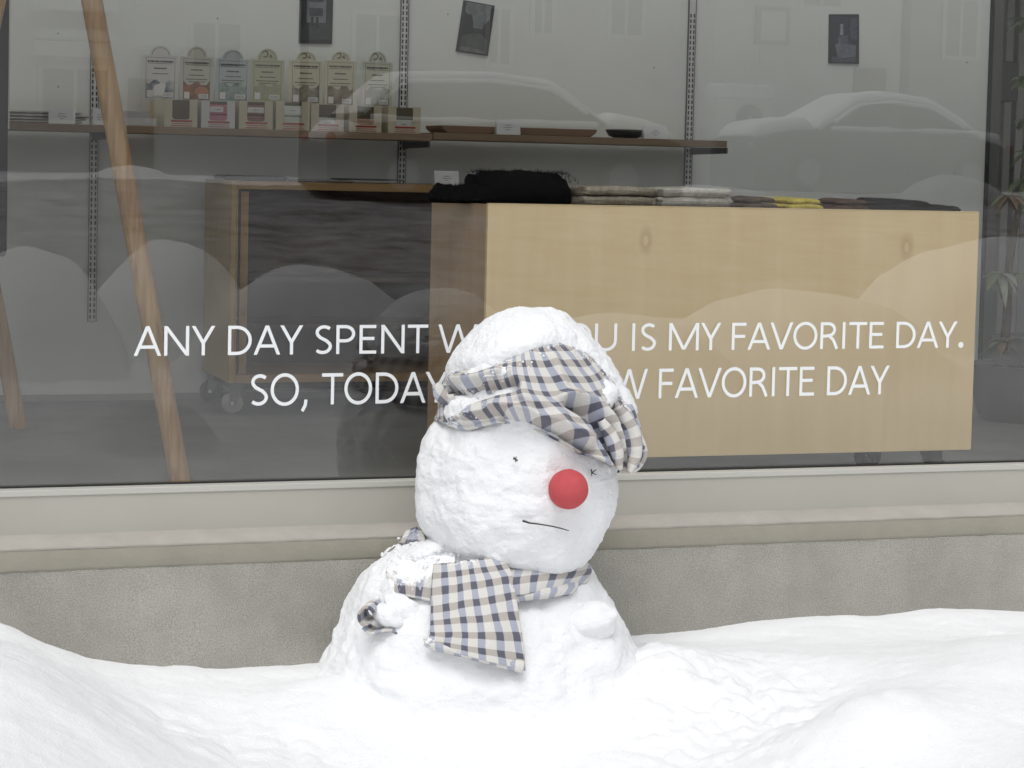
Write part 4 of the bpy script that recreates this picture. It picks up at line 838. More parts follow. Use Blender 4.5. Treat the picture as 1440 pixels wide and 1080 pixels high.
# ================================================================== GOODS ON THE COUNTER
price_card(612, 646, 237, 257, KY+.03, kt-.001, 'white price card on the cabinet cart, just behind the black fur')
FUR = mat('black_fur', (.006, .006, .006), .95, bump=1.0, bscale=220, spec=.05)
def blobrow(name, pts, m, parent, seed, n=26, amp=.006, freq=30, ridge=None):
    """lying lump: pts = (x, yc, half-depth, z0, z1)"""
    pts = np.array(pts, float); t = np.linspace(0, len(pts)-1, 12*len(pts)); Q = np.stack([np.interp(t, np.arange(len(pts)), pts[:, k]) for k in range(5)], 1)
    for _ in range(4): Q[1:-1] = (Q[:-2]+2*Q[1:-1]+Q[2:])/4
    V = []
    for (x, yc, hd, z0, z1) in Q:
        for j in range(n):
            a = 2*math.pi*j/n; c, s = math.cos(a), math.sin(a); c = math.copysign(abs(c)**.7, c); s = math.copysign(abs(s)**.7, s)
            V.append((x, yc+hd*c, (z0+z1)/2+(z1-z0)/2*s))
    V = np.array(V); Fc = grid_faces(len(Q), n, True); N = normals(V, Fc); zlow = Q[:, 3].min()
    d = amp*fbm(V, freq, 3, seed)
    if ridge: d = d+ridge[0]*np.sin(np.arctan2(N[:, 2], N[:, 1])*ridge[1]+2.5*fbm(V, 6, 2, seed+4))
    V = V+N*d[:, None]; V[:, 2] = np.maximum(V[:, 2], zlow)
    me = bpy.data.meshes.new(name); me.from_pydata([tuple(v) for v in V], [], [tuple(f) for f in Fc]+[tuple(range(n)), tuple(range(len(V)-1, len(V)-n-1, -1))])
    bm = bmesh.new(); bm.from_mesh(me); bmesh.ops.recalc_face_normals(bm, faces=bm.faces); bm.to_mesh(me); bm.free()
    return link(name, me, m, parent, True)
cz = ct-.0025
def CP(px, py, Y): return P(px, py, Y=Y)
Yi = CY+.16
sc_ = lambda px, Y: Y/(fw[1]+(px-720)/F*rt[1])/F        # metres per pixel at that place
m1 = sc_(720, Yi)
fur = empty('fur_hat', (CP(720, 285, Yi)[0], Yi+.1, cz), 'black fluffy fur piece lying on the left end of the counter', 'fur')
blobrow('crown', [(CP(677, 285, Yi)[0], Yi+.14, .04, cz, cz+.02), (CP(681, 285, Yi)[0], Yi+.14, .09, cz, cz+40*m1), (CP(700, 285, Yi)[0], Yi+.14, .12, cz, cz+45*m1), (CP(740, 285, Yi)[0], Yi+.14, .13, cz, cz+47*m1), (CP(790, 285, Yi)[0], Yi+.14, .12, cz, cz+46*m1), (CP(806, 285, Yi)[0], Yi+.14, .1, cz, cz+38*m1), (CP(818, 285, Yi)[0], Yi+.14, .05, cz, cz+12*m1)], FUR, fur, 3, amp=.012, freq=40)
blobrow('ear_flap', [(CP(614, 280, Yi)[0], Yi+.06, .03, cz, cz+16*m1), (CP(624, 280, Yi)[0], Yi+.06, .06, cz, cz+26*m1), (CP(640, 280, Yi)[0], Yi+.06, .07, cz, cz+24*m1), (CP(680, 280, Yi)[0], Yi+.05, .07, cz, cz+26*m1), (CP(700, 280, Yi)[0], Yi+.05, .05, cz, cz+12*m1)], FUR, fur, 8, amp=.012, freq=40)
mbf = MB()
for k in range(700):                                            # short tufts of hair on the outline
    u = random.random(); px = 620+u*195; top = 47 if px > 680 else 25; x = CP(px, 285, Yi)[0]; y = Yi+.14+random.uniform(-.12, .06) if px > 682 else Yi+.05+random.uniform(-.06, .04)
    rel = (y-(Yi+.14))/.13 if px > 682 else (y-(Yi+.06))/.075; zt_ = cz+top*m1*(.52+.48*math.sqrt(max(0, 1-rel*rel)))
    d = Vector((random.uniform(-1, 1), random.uniform(-1, .3), random.uniform(.1, 1))).normalized()*random.uniform(.008, .016)
    mbf.add([(x-.0012, y, zt_-.006), (x+.0012, y, zt_-.006), (x+d.x, y+d.y, zt_+d.z)], [(0, 1, 2)])
tag(mbf.build('hair_tufts', FUR, fur), kind='stuff')
KN1 = mat('grey_knit', s2l((178, 170, 154)), .95, var=.25, vscale=70, bump=1, bscale=160, spec=.1); KN2 = mat('cream_knit', s2l((222, 219, 208)), .95, var=.2, vscale=70, bump=1, bscale=160, spec=.1)
for (x0, x1, m, lab) in ((817, 926, KN1, 'grey beige ribbed knitwear folded on the counter beside the black fur'), (927, 1035, KN2, 'cream white ribbed knitwear folded on the counter')):
    kn = empty('folded_knitwear', (CP((x0+x1)/2, 289, Yi)[0], Yi+.08, cz), lab, 'knitwear', 'folded knitwear on the counter')
    for k in range(2):
        xa, xb = CP(x0+2*k, 289, Yi)[0], CP(x1-4*k, 289, Yi)[0]; hz = 14.2*m1
        blobrow('folded_layer', [(xa, Yi+.08, .06, cz+k*hz+.004, cz+(k+1)*hz-.004), (xa+.012, Yi+.08, .09, cz+k*hz, cz+(k+1)*hz), ((xa+xb)/2, Yi+.08, .095, cz+k*hz, cz+(k+1)*hz+.002), (xb-.012, Yi+.08, .09, cz+k*hz, cz+(k+1)*hz), (xb, Yi+.08, .05, cz+k*hz+.006, cz+(k+1)*hz-.006)], m, kn, k*5+int(x0), n=64, amp=.003, freq=30, ridge=(.0042, 11))
def glove_pair(x0, x1, m, lab, hpx, long=False):
    Yg = CY+.10; g = empty('glove_pair', (CP((x0+x1)/2, 290, Yg)[0], Yg+.07, cz), lab, 'gloves', 'pairs of gloves on the counter')
    s = sc_(x0, Yg)
    for k in range(2):
        gl = MB(); z_ = cz+.009+k*hpx*s*.5; xa, xb = CP(x0+4*k, 290, Yg)[0], CP(x1-7*k, 290, Yg)[0]; L = xb-xa
        gl.ball((xa+L*.28, Yg+.06, z_+.002), (L*.30, .055, hpx*s*.30), 16, 10)
        for f in range(4):
            y = Yg+.006+f*.03; r = hpx*s*.24
            gl.tube([(xa+L*.25, y+.01, z_), (xa+L*.62, y, z_+.003), (xa+L*(.84+.05*math.sin(f+k)), y-.004, z_), (xa+L*(.93+.05*math.sin(f+k)), y-.005, z_-.001), (xa+L*(.97+.05*math.sin(f+k)), y-.005, z_-.002)], [r, r, r*.95, r*.7, r*.15], 10)
        gl.tube([(xa+L*.15, Yg+.0, z_), (xa+L*.35, Yg-.018, z_), (xa+L*.5, Yg-.02, z_), (xa+L*.54, Yg-.02, z_)], [hpx*s*.2, hpx*s*.24, hpx*s*.2, .002], 10)
        gl.build('glove', m, g, True)
def GM(n, c): return mat(n, s2l(c), .92, var=.2, vscale=60, bump=.8, bscale=180, spec=.1)
glove_pair(1036, 1096, GM('taupe_wool', (104, 90, 78)), 'pair of taupe knitted gloves beside the cream knitwear', 17)
glove_pair(1094, 1160, GM('yellow_wool', (222, 206, 104)), 'pair of yellow knitted gloves on the counter', 16)
glove_pair(1160, 1224, GM('brown_wool', (96, 74, 64)), 'pair of brown knitted gloves beside the yellow pair', 16)
Yg = CY+.12; s = sc_(1290, Yg)
db = empty('dark_mittens', (CP(1290, 294, Yg)[0], Yg+.08, cz), 'long charcoal knitted mittens at the right end of the counter', 'mittens')
for k, (x0, x1, h0) in enumerate(((1212, 1362, 13), (1224, 1335, 18))):
    blobrow('mitten', [(CP(x0, 294, Yg)[0], Yg+.06+k*.05, .02, cz, cz+5*s), (CP(x0+8, 294, Yg)[0], Yg+.06+k*.05, .05, cz, cz+h0*s), (CP((x0+x1)/2, 294, Yg)[0], Yg+.07+k*.05, .065, cz, cz+(h0-1)*s), (CP(x1-14, 294, Yg)[0], Yg+.06+k*.05, .055, cz, cz+(h0-4)*s), (CP(x1, 294, Yg)[0], Yg+.06+k*.05, .01, cz, cz+4*s)], GM('charcoal_wool', (42, 40, 38)), db, 20+k, amp=.003, freq=40)
price_card(1070, 1108, 267, 284, CY+.30, cz, 'cream price card behind the taupe and yellow gloves', mat('cream_paper', s2l((214, 206, 172)), .8))

# ================================================================== LEANING WOODEN RACK AND BLACK PANEL AT THE LEFT
ASH = wood('ash_pole', s2l((128, 94, 60)), s2l((214, 184, 142)), 'Z', 2.2, rough=.45)
f1 = P(254, 679, z=FL); u1 = P(129, 0, Y=f1[1]); f2 = P(27, 603, z=FL); lean = (u1-f1)/(u1[2]-f1[2]); H = 2.22
rk = empty('wooden_rack', (f1[0]-.8, (f1[1]+f2[1])/2, FL), 'tall rack of stout round ash poles, its right legs leaning left', 'rack')
tops = []
for fpt in (f1, f2):
    ap = fpt+lean*H
    pts = [fpt+lean*H*t for t in np.linspace(0, 1, 16)]
    MB().tube(pts, [.0345-.002*abs(i/15-.4) for i in range(16)], 22).build('leg', ASH, rk, True, sharp=50)
    g2 = np.array([2*ap[0]-fpt[0]-.04, fpt[1]+.03, FL]); MB().tube([g2, np.array([ap[0]-.04, ap[1]+.03, ap[2]])], .034, 22).build('leg', ASH, rk, True, sharp=50); tops.append(ap)
MB().tube([tops[0]+[-.02, -.15, -.06], tops[1]+[-.02, .15, -.06]], .025, 18).build('top_rail', ASH, rk, True, sharp=50)
a = P(9.5, 361, Y=7.9); x_ = a[0]; zb_ = a[2]; r_ = .02
poly = [(x_-.7, zb_), (x_-r_, zb_)]+[(x_-r_+r_*math.sin(R(t)), zb_+r_-r_*math.cos(R(t))) for t in (20, 45, 70)]+[(x_, zb_+r_), (x_, 2.6), (x_-.7, 2.6)]
pn = empty('black_panel', (x_-.35, 7.92, zb_), 'black panel with a rounded lower corner at the left edge of the window', 'panel')
MB().prism(poly, 'Y', 7.9, 7.93).build('board', mat('black_lacquer', (.012, .012, .012), .35), pn, bevel=.002)
MB().box(x_+.0005, x_+.005, 7.9, 7.93, zb_+.45, 2.6).build('edge_highlight', PALE, pn)  # highlight on the panel's edge, painted as a pale strip
for dx in (-.55, -.15): MB().tube([(x_+dx, 7.915, 2.6), (x_+dx, 7.915, 3.18)], .003, 8).build('hanging_wire', STEEL, pn)

# ================================================================== POTTED PLANT
pc_ = P(1432, 512, Y=8.35); rx = pc_[0]-P(1369, 512, Y=8.35)[0]; prz = pc_[2]
plant = empty('potted_plant', (pc_[0], 8.35, FL), 'potted plant with drooping reddish leaves in a big dark pot at the right', 'plant')
mb = MB(); n = 48; prof = [(.70, FL), (.80, FL+.05), (.97, prz-.02), (1.0, prz), (.93, prz), (.9, prz-.03), (.02, prz-.035)]; vs = []; fs = []
for rr, zz in prof:
    for j in range(n): t = 2*math.pi*j/n; vs.append((pc_[0]+rx*rr*math.cos(t), 8.35+rx*rr*math.sin(t), zz))
for i in range(len(prof)-1):
    for j in range(n): fs.append((i*n+j, i*n+(j+1) % n, (i+1)*n+(j+1) % n, (i+1)*n+j))
fs.append(tuple(range(n))); mb.add(vs, fs).build('pot', mat('dark_pot', (.12, .115, .105), .6, var=.15, vscale=6), plant, True, sharp=40)
vs = [(pc_[0]+rx*.89*math.cos(2*math.pi*j/24), 8.35+rx*.89*math.sin(2*math.pi*j/24), prz-.03) for j in range(24)]
mb = MB(); 
for k in range(160): 
    t = random.uniform(0, 6.28); r_ = rx*.86*math.sqrt(random.random()); mb.ball((pc_[0]+r_*math.cos(t), 8.35+r_*math.sin(t), prz-.03), random.uniform(.006, .016), 6, 4)
tag(mb.build('soil', mat('soil', (.03, .022, .016), .95), plant), kind='stuff')
STEM = mat('woody_stem', (.10, .08, .05), .8, var=.3, vscale=30)
LEAFS = [mat('leaf_green', (.19, .25, .11), .5, var=.3, vscale=14), mat('leaf_dark', (.15, .20, .09), .5, var=.3, vscale=14), mat('leaf_rust', (.34, .23, .14), .6, var=.3, vscale=14), mat('leaf_grey', (.42, .44, .35), .6, var=.25, vscale=14)]
def leaf(base, d, L, W, droop, m):
    d = np.array(d, float); d /= np.linalg.norm(d); side = np.cross(d, [0, 0, 1.]); side /= np.linalg.norm(side)+1e-9; vs = []; fs = []; n = 7
    for i in range(n+1):
        t = i/n; c = np.array(base)+d*L*t+np.array([0, 0, -droop*L*t*t]); wd = W*math.sin(math.pi*min(1, .08+t*.92))**.8*(1-.25*t)
        vs += [c-side*wd+np.array([0, 0, .12*wd]), c-np.array([0, 0, .10*wd]), c+side*wd+np.array([0, 0, .12*wd])]
    for i in range(n):
        for k in range(2): fs.append((i*3+k, i*3+k+1, i*3+k+4, i*3+k+3))
    o = MB().add(vs, fs).build('leaf', m, plant, True); so2 = o.modifiers.new('thick', 'SOLIDIFY'); so2.thickness = .0012
def stem(pp, r0_, r1_):
    pts = [P(x, y, Y=yy) for x, y, yy in pp]; t = np.linspace(0, len(pts)-1, 8*len(pts)); Q = np.stack([np.interp(t, np.arange(len(pts)), [p[k] for p in pts]) for k in range(3)], 1)
    for _ in range(5): Q[1:-1] = (Q[:-2]+2*Q[1:-1]+Q[2:])/4
    MB().tube(list(Q), list(np.linspace(r0_, r1_, len(Q))), 10).build('stem', STEM, plant, True); return Q
stem([(1411, 498, 8.33), (1417, 440, 8.33), (1418, 380, 8.33), (1427, 320, 8.32), (1437, 270, 8.32), (1446, 180, 8.33), (1450, 60, 8.35)], .022, .012)
stem([(1446, 500, 8.4), (1450, 400, 8.42), (1462, 250, 8.4), (1456, 90, 8.4)], .018, .01)
for (px, py, Y, nl, L, W, dr, mi) in ((1420, 275, 8.27, 13, .10, .022, .9, 2), (1408, 385, 8.25, 9, .115, .026, 1.0, 3), (1436, 385, 8.27, 6, .11, .025, .9, 3), (1410, 480, 8.25, 11, .10, .018, .5, 2), (1440, 255, 8.3, 10, .11, .024, .8, 1), (1446, 110, 8.3, 14, .10, .026, .6, 0), (1447, 170, 8.3, 12, .09, .026, .7, 1), (1449, 30, 8.3, 12, .11, .028, .6, 0), (1446, 215, 8.3, 9, .085, .024, .7, 0), (1452, 330, 8.36, 8, .1, .024, .8, 3)):
    b = P(px, py, Y=Y)
    if py < 460 and px < 1430: MB().tube([b, b+np.array([.06, .05, -.06])], [.004, .006], 8).build('twig', STEM, plant, True)
    for k in range(nl):
        t = 2*math.pi*k/nl+random.uniform(-.3, .3); leaf(b, (math.cos(t), math.sin(t), random.uniform(-.35, .6)), L*random.uniform(.7, 1.15), W*random.uniform(.8, 1.1), dr*random.uniform(.6, 1.3), LEAFS[mi if random.random() < .75 else random.randrange(4)])

# ================================================================== THE SNOWMAN
SZ = 5.78; KS = 1.1115; UPX = .00169*KS
ex = np.array([math.cos(YAW), -math.sin(YAW), 0]); ey = np.array([math.sin(YAW), math.cos(YAW), 0]); ez = np.array([0, 0, 1.])
O = P(720, 650, Z=SZ); O[2] = 0
def S(px, py):
    """place on the snowman's middle plane: sideways metres and height"""
    p = P(px, py, Z=SZ); return float((p-O)@ex), float(p[2])
def Wd(lx, ly, lz): return O+np.multiply.outer(lx, ex)+np.multiply.outer(ly, ey)+np.multiply.outer(lz, ez)
class Blob:
    """stack of rings: rows of (py, px_left, px_right, half_depth_m, centre_depth_m)"""
    def __init__(s, rows, n=240, sm=6, back=1.0):
        s.back = back
        Q = []
        for (py, xl, xr2, hd, cy) in rows:
            a, b = S(xl, py), S(xr2, py); Q.append(((a[0]+b[0])/2, (b[0]-a[0])/2, (a[1]+b[1])/2, (b[1]-a[1])/2, hd*KS, cy*KS))
        Q = np.array(Q); arc_ = np.r_[0, np.cumsum(np.hypot(np.diff(Q[:, 1]), np.diff(Q[:, 2])))]; t = np.linspace(0, arc_[-1], n)
        s.Q = np.stack([np.interp(t, arc_, Q[:, k]) for k in range(6)], 1)
        for _ in range(sm*6): s.Q[1:-1] = (s.Q[:-2]+2*s.Q[1:-1]+s.Q[2:])/4
    def at(s, zc):
        """ring parameters at height (rows run from top to bottom)"""
        zs = s.Q[::-1, 2]; return [np.interp(zc, zs, s.Q[::-1, k]) for k in range(6)]
    def pt(s, q, a):
        c, hw, zc, tl, hd, cy = q
        sn = np.sin(a); return c+hw*np.cos(a), cy+hd*np.where(sn > 0, sn*s.back, sn), zc+tl*np.cos(a)
    def front(s, lx, lz):
        c, hw, zc, tl, hd, cy = s.at(lz); u = np.clip((lx-c)/np.maximum(hw, 1e-4), -.999, .999); return cy-hd*np.sqrt(1-u*u)
    def mesh(s, name, m, parent, na=300, disp=None, seed=0):
        A = np.linspace(0, 2*np.pi, na, endpoint=False); L = []
        for q in s.Q: x, y, zz = s.pt(q, A); L.append(Wd(x, y, zz))
        V = np.concatenate(L); Fc = grid_faces(len(s.Q), na, True)[:, ::-1]; N = normals(V, Fc)
        if disp: V = V+N*disp(V, N)[:, None]
        me = np_mesh(name, V, Fc)
        bm = bmesh.new(); bm.from_mesh(me); bm.verts.ensure_lookup_table()
        bm.faces.new([bm.verts[j] for j in range(na)]); bm.faces.new([bm.verts[len(V)-na+j] for j in range(na-1, -1, -1)]); bmesh.ops.recalc_face_normals(bm, faces=bm.faces); bm.to_mesh(me); bm.free()
        return link(name, me, m, parent, True), V
def SF(blob, px, py, out=0.0):
    """point of the blob's near surface seen at a photo pixel"""
    ly = 0.0
    for _ in range(5):
        p = P(px, py, Z=SZ+ly*math.cos(PITCH)); lx, lz = float((p-O)@ex), float(p[2]); ly = float(blob.front(lx, lz))
    p = P(px, py, Z=SZ+(ly-out)*math.cos(PITCH)); return float((p-O)@ex), ly-out, float(p[2])
def flat(V):
    """sideways metres and height of points as seen on the middle plane"""
    dd = V-CAM; q = CAM+dd*(SZ/(dd@fw))[:, None]; return (q-O)@ex, q[:, 2]
BODY = Blob([(738, 640, 760, .06, .03), (742, 612, 790, .12, .03), (752, 585, 806, .17, .03), (775, 550, 818, .21, .02), (800, 524, 830, .24, .02), (830, 500, 850, .265, .01), (865, 482, 872, .29, 0), (890, 472, 880, .30, 0), (920, 463, 890, .31, 0), (925, 458, 893, .315, 0), (950, 444, 912, .33, 0), (985, 418, 945, .37, 0), (1030, 375, 1000, .43, 0), (1130, 300, 1100, .52, 0)], 260, 6, .55)
HEAD = Blob([(505, 715, 770, .05, -.02), (508, 680, 805, .12, -.02), (520, 670, 815, .15, -.02), (545, 645, 838, .175, -.02), (580, 624, 852, .20, -.02), (602, 608, 860, .217, -.02), (622, 597, 861, .228, -.02), (655, 588, 863, .232, -.025), (690, 588, 862, .232, -.03), (720, 592, 857, .228, -.03), (748, 600, 848, .218, -.03), (772, 616, 836, .198, -.03), (790, 640, 820, .17, -.03), (802, 678, 798, .12, -.03), (806, 715, 770, .05, -.03)], 260, 3, .9)
HATB = Blob([(433, 742, 756, .012, .0), (436, 722, 774, .05, .0), (442, 708, 792, .09, .0), (455, 682, 808, .13, .0), (478, 657, 833, .17, .0), (500, 641, 850, .195, .0), (520, 629, 865, .21, .0), (545, 616, 878, .225, -.005), (570, 612, 890, .235, -.015), (595, 610, 899, .245, -.02), (615, 604, 905, .25, -.025), (635, 600, 907, .25, -.025), (655, 597, 904, .245, -.025), (672, 595, 892, .24, -.025)], 200, 2)
snm = empty('snowman', Wd(0, 0, .2), 'white snowman with a red ball nose, standing in front of the shop window', 'snowman')
def dsnow(big, mid, fine, seed):
    return lambda V, N: big*fbm(V, 7, 3, seed)+mid*fbm(V, 24, 3, seed+5)+fine*np.abs(fbm(V, 70, 3, seed+9))
def ddents(V, N):
    d = dsnow(.020, .006, .004, 2)(V, N)
    # packed-snow dents on the left cheek
    lx, lz = flat(V); c = S(655, 690); wgt = np.exp(-((lx-c[0])/.16)**2-((lz-c[1])/.16)**2)
    d = d+wgt*.013*fbm(V, 15, 3, 31)
    return d
def dbody(V, N):
    d = dsnow(.022, .008, .004, 12)(V, N)
    lx, lz = flat(V)
    for (px, py, rx_, rz_, hh_) in ((560, 850, 55, 45, .018), (640, 975, 130, 30, .012), (545, 930, 60, 45, .02), (700, 1010, 120, 25, -.015), (840, 930, 40, 60, .012), (505, 800, 40, 40, .01)):
        c = S(px, py); d = d+hh_*np.exp(-((lx-c[0])/(rx_*UPX))**2-((lz-c[1])/(rz_*UPX))**2)
    return d
body, _ = BODY.mesh('body', SNOW, snm, 320, dbody); head, _ = HEAD.mesh('head', SNOW, snm, 320, ddents)
# arm stub on the right shoulder
def snow_lump(name, px, py, dy, r, parent, seed, rot=0, m=SNOW, amp=.16):
    p = P(px, py, Z=SZ+dy*math.cos(PITCH)); lx, lz = float((p-O)@ex), float(p[2]); n, mm = 60, 40; V = []; r = tuple(k*KS*.96 for k in r)
    for i in range(mm+1):
        for j in range(n):
            ph, t = math.pi*i/mm, 2*math.pi*j/n; V.append((math.sin(ph)*math.cos(t), math.sin(ph)*math.sin(t), math.cos(ph)))
    V = np.array(V); D = V*np.array(r); k = 1+amp*fbm(V+seed*2.3, 1.6, 4, seed); D = D*k[:, None]
    cx, sx = math.cos(rot), math.sin(rot); X = D[:, 0]*cx-D[:, 2]*sx; Zz = D[:, 0]*sx+D[:, 2]*cx
    return link(name, np_mesh(name, Wd(lx+X, dy+D[:, 1], lz+Zz), grid_faces(mm+1, n, True)[:, ::-1]), m, parent, True)
snow_lump('arm', 828, 877, SF(BODY, 828, 877)[1]+.012, (.070, .045, .050), snm, 3, .25, amp=.22)
lx, lz = S(868, 876); snow_lump('arm', 572, 866, float(BODY.front(*S(562, 858)))+.02, (.075, .04, .042), snm, 6, -.5, amp=.45)
# nose, eyes, mouth
def on_head(px, py, out=0.0):
    return SF(HEAD, px, py, out)
lx, ly, lz = on_head(799, 687, .012); mb = MB(); c = Wd(lx, ly-.012, lz); mb.ball(c, .0505, 48, 32)
mb.v = [tuple(np.array(p)+(np.array(p)-c)*(.02*mn.noise(Vector(p)*26)+.012*mn.noise(Vector(p)*70))) for p in mb.v]
NOSE = mat('red_foam', s2l((190, 84, 88)), .85, var=.05, vscale=60, bump=.3, bscale=300, spec=.2); nose = mb.build('nose', NOSE, snm, True)
nose['label'] = 'red foam ball nose'
TWIG = mat('dark_twig', (.06, .058, .05), .8)
for (px, py, sp) in ((725, 646, ((-4, -1, 4, 1), (0, 4, 1, -5), (-3, -4, 3, 3))), (834, 664, ((-3, -5, -2, 6), (-2, 1, 5, -4), (-2, 1, 5, 4)))):
    mb = MB()
    for (a, b, c_, d) in sp:
        p, q = on_head(px+a*.85, py+b*.85, .012), on_head(px+c_*.85, py+d*.85, .017); mb.tube([Wd(*p), Wd(*q)], [.0017, .0011], 7)
    mb.build('eye', TWIG, snm)
pts = [on_head(x, y, .013) for x, y in ((735, 733), (745, 736), (760, 738), (778, 741), (790, 744), (800, 747))]
MB().tube([Wd(*p) for p in pts], [.0030, .0022, .0018, .0018, .0016, .0012], 8).build('mouth', TWIG, snm, True)

# ---------------------------------------------------------------- plaid hat
def set_uv_dust(me, uv, dust):
    li = np.empty(len(me.loops), np.int32); me.loops.foreach_get('vertex_index', li)
    ul = me.uv_layers.new(name='UVMap'); ul.data.foreach_set('uv', uv[li].astype(np.float32).ravel())
    at = me.attributes.new('dust', 'FLOAT', 'POINT'); at.data.foreach_set('value', dust.astype(np.float32))
hat = empty('plaid_hat', Wd(*[float(v) for v in (S(760, 600)[0], 0, S(760, 600)[1])]), 'crumpled blue and beige plaid cap under a thick cap of snow on the snowman', 'hat')
rim_px = np.array([(560, 600), (600, 596), (613, 592), (630, 600), (650, 605), (680, 598), (720, 590), (760, 600), (800, 621), (830, 640), (850, 651), (870, 662), (890, 664), (905, 650), (930, 640)], float)
rim = np.array([SF(HATB, *p)[::2] for p in rim_px]); zcrown = S(748, 436)[1]
snow_edge = np.array([S(*p) for p in ((560, 535), (612, 535), (640, 524), (665, 520), (690, 518), (715, 506), (740, 497), (765, 487), (790, 482), (812, 488), (835, 505), (850, 520), (866, 540), (878, 566), (890, 590), (940, 600))])
creases = [  # polylines in photo pixels, width px, depth mm (minus = valley)
 ([(668, 560), (695, 549), (725, 541)], 7, -16), ([(708, 586), (745, 593), (775, 602), (805, 616), (835, 633)], 7, -18), ([(700, 575), (745, 583), (790, 597), (830, 615)], 9, 12),
 ([(660, 575), (690, 568), (730, 560), (760, 566), (790, 585)], 12, 9), ([(800, 565), (830, 580), (850, 600), (868, 630)], 7, -15), ([(790, 560), (812, 555), (835, 566), (862, 596), (880, 630)], 9, 12),
 ([(866, 578), (872, 600), (882, 625), (886, 655)], 6, -18), ([(880, 575), (890, 600), (897, 630)], 8, 9), ([(625, 545), (650, 552), (672, 545)], 8, -12), ([(640, 535), (670, 532), (700, 522)], 10, 10),
 ([(720, 520), (735, 545), (742, 575)], 10, 6), ([(845, 600), (858, 625), (872, 650)], 6, -10), ([(640, 590), (690, 580), (730, 580)], 9, 10), ([(780, 500), (790, 530), (800, 560)], 9, 5)]
def seg_d(x, z_, pl):
    d = np.full(x.shape, 9.9)
    for a, b in zip(pl[:-1], pl[1:]):
        ab = b-a; t = np.clip(((x-a[0])*ab[0]+(z_-a[1])*ab[1])/(ab@ab), 0, 1); d = np.minimum(d, np.hypot(x-a[0]-t*ab[0], z_-a[1]-t*ab[1]))
    return d
na, nr = 420, 170; A = np.linspace(0, 2*np.pi, na, endpoint=False); L = []; UV = []
top_q = [float(v) for v in HATB.at(zcrown)]
for i in range(nr):
    v = i/(nr-1); x_r, _, _ = HATB.pt(HATB.at(S(740, 600)[1]), A); frontw = np.sin(A) < .25
    zr2 = np.where(frontw, np.interp(x_r, rim[:, 0], rim[:, 1]), np.interp(x_r, [rim[0, 0], rim[-1, 0]], [S(600, 600)[1], S(905, 640)[1]]))
    # soften front/back change
    zr2 = np.real(np.fft.ifft(np.fft.fft(zr2)*np.exp(-(np.minimum(np.arange(na), na-np.arange(na))/26.)**2)))
    zz = zr2+(zcrown-zr2)*np.sin(v*math.pi/2)**1.15
    q = HATB.at(zz); x, y, z2 = HATB.pt(q, A); L.append(Wd(x, y, zz+q[3]*np.cos(A)*.0)); UV.append(np.stack([A*.25, np.full(na, 0)+zz], 1))
L[-1] = L[-1]*0+L[-1].mean(0)
V = np.concatenate(L); Fc = grid_faces(nr, na, True); N = normals(V, Fc)
if ((V-V.mean(0))*N).sum(1).mean() < 0: Fc = Fc[:, ::-1]; N = -N
lx, lz = flat(V); isf = 1/(1+np.exp(((V-O)@ey+.03)/.02)); d = np.full(len(V), -.006)
for pl, wpx, mm_ in creases:
    plm = np.array([S(*p) for p in pl]); d += 2.7*isf*mm_*.001*np.exp(-(seg_d(lx, lz, plm)/(wpx*.85*UPX))**2)
d += .006*fbm(V*np.array([1, 1, 1.6]), 9, 2, 41)+.002*fbm(V, 30, 2, 43)
vv = np.repeat(np.linspace(0, 1, nr), na)
d += np.where(vv < .04, .008*np.sin(np.clip(vv/.04, 0, 1)*math.pi)-.004, 0)      # rolled hem
se = np.interp(lx, snow_edge[:, 0], snow_edge[:, 1]); above = lz-se+.006*fbm(V, 26, 3, 55)
dust = np.clip(.30+above/.055, -.2, .6)
for (px, py, rr, amt) in ((648, 566, 42, .60), (865, 545, 34, .48), (690, 520, 34, .42), (640, 596, 24, .48), (735, 500, 24, .35), (870, 600, 22, .3), (845, 655, 18, .35), (800, 628, 12, .2), (880, 600, 12, .15)):
    c = S(px, py); dust = np.maximum(dust, amt*np.exp(-((lx-c[0])**2+(lz-c[1])**2)/(rr*UPX)**2)-.05)
V2 = V+N*d[:, None]
# cloth coordinates: turned a little and dragged along by the folds
uv0 = np.concatenate(UV); un = np.unwrap(uv0[:, 0].reshape(nr, na)/.25, axis=1).ravel()*.255
gx = fbm(V, 5, 2, 61)*.030+isf*.02*np.sin(lx*22); gz = fbm(V, 5, 2, 67)*.030
uu = un+.35*(lz-1.2)+gx; vv2 = lz*1.15-.18*lx+gz+.6*np.maximum(0, lx-.15)*(1.25-lz)
me = np_mesh('cloth', V2, Fc); set_uv_dust(me, np.stack([uu, vv2], 1)*1.0, dust)
clo = link('cloth', me, PLAID, hat, True); sm_ = clo.modifiers.new('thick', 'SOLIDIFY'); sm_.thickness = .006; sm_.offset = -1
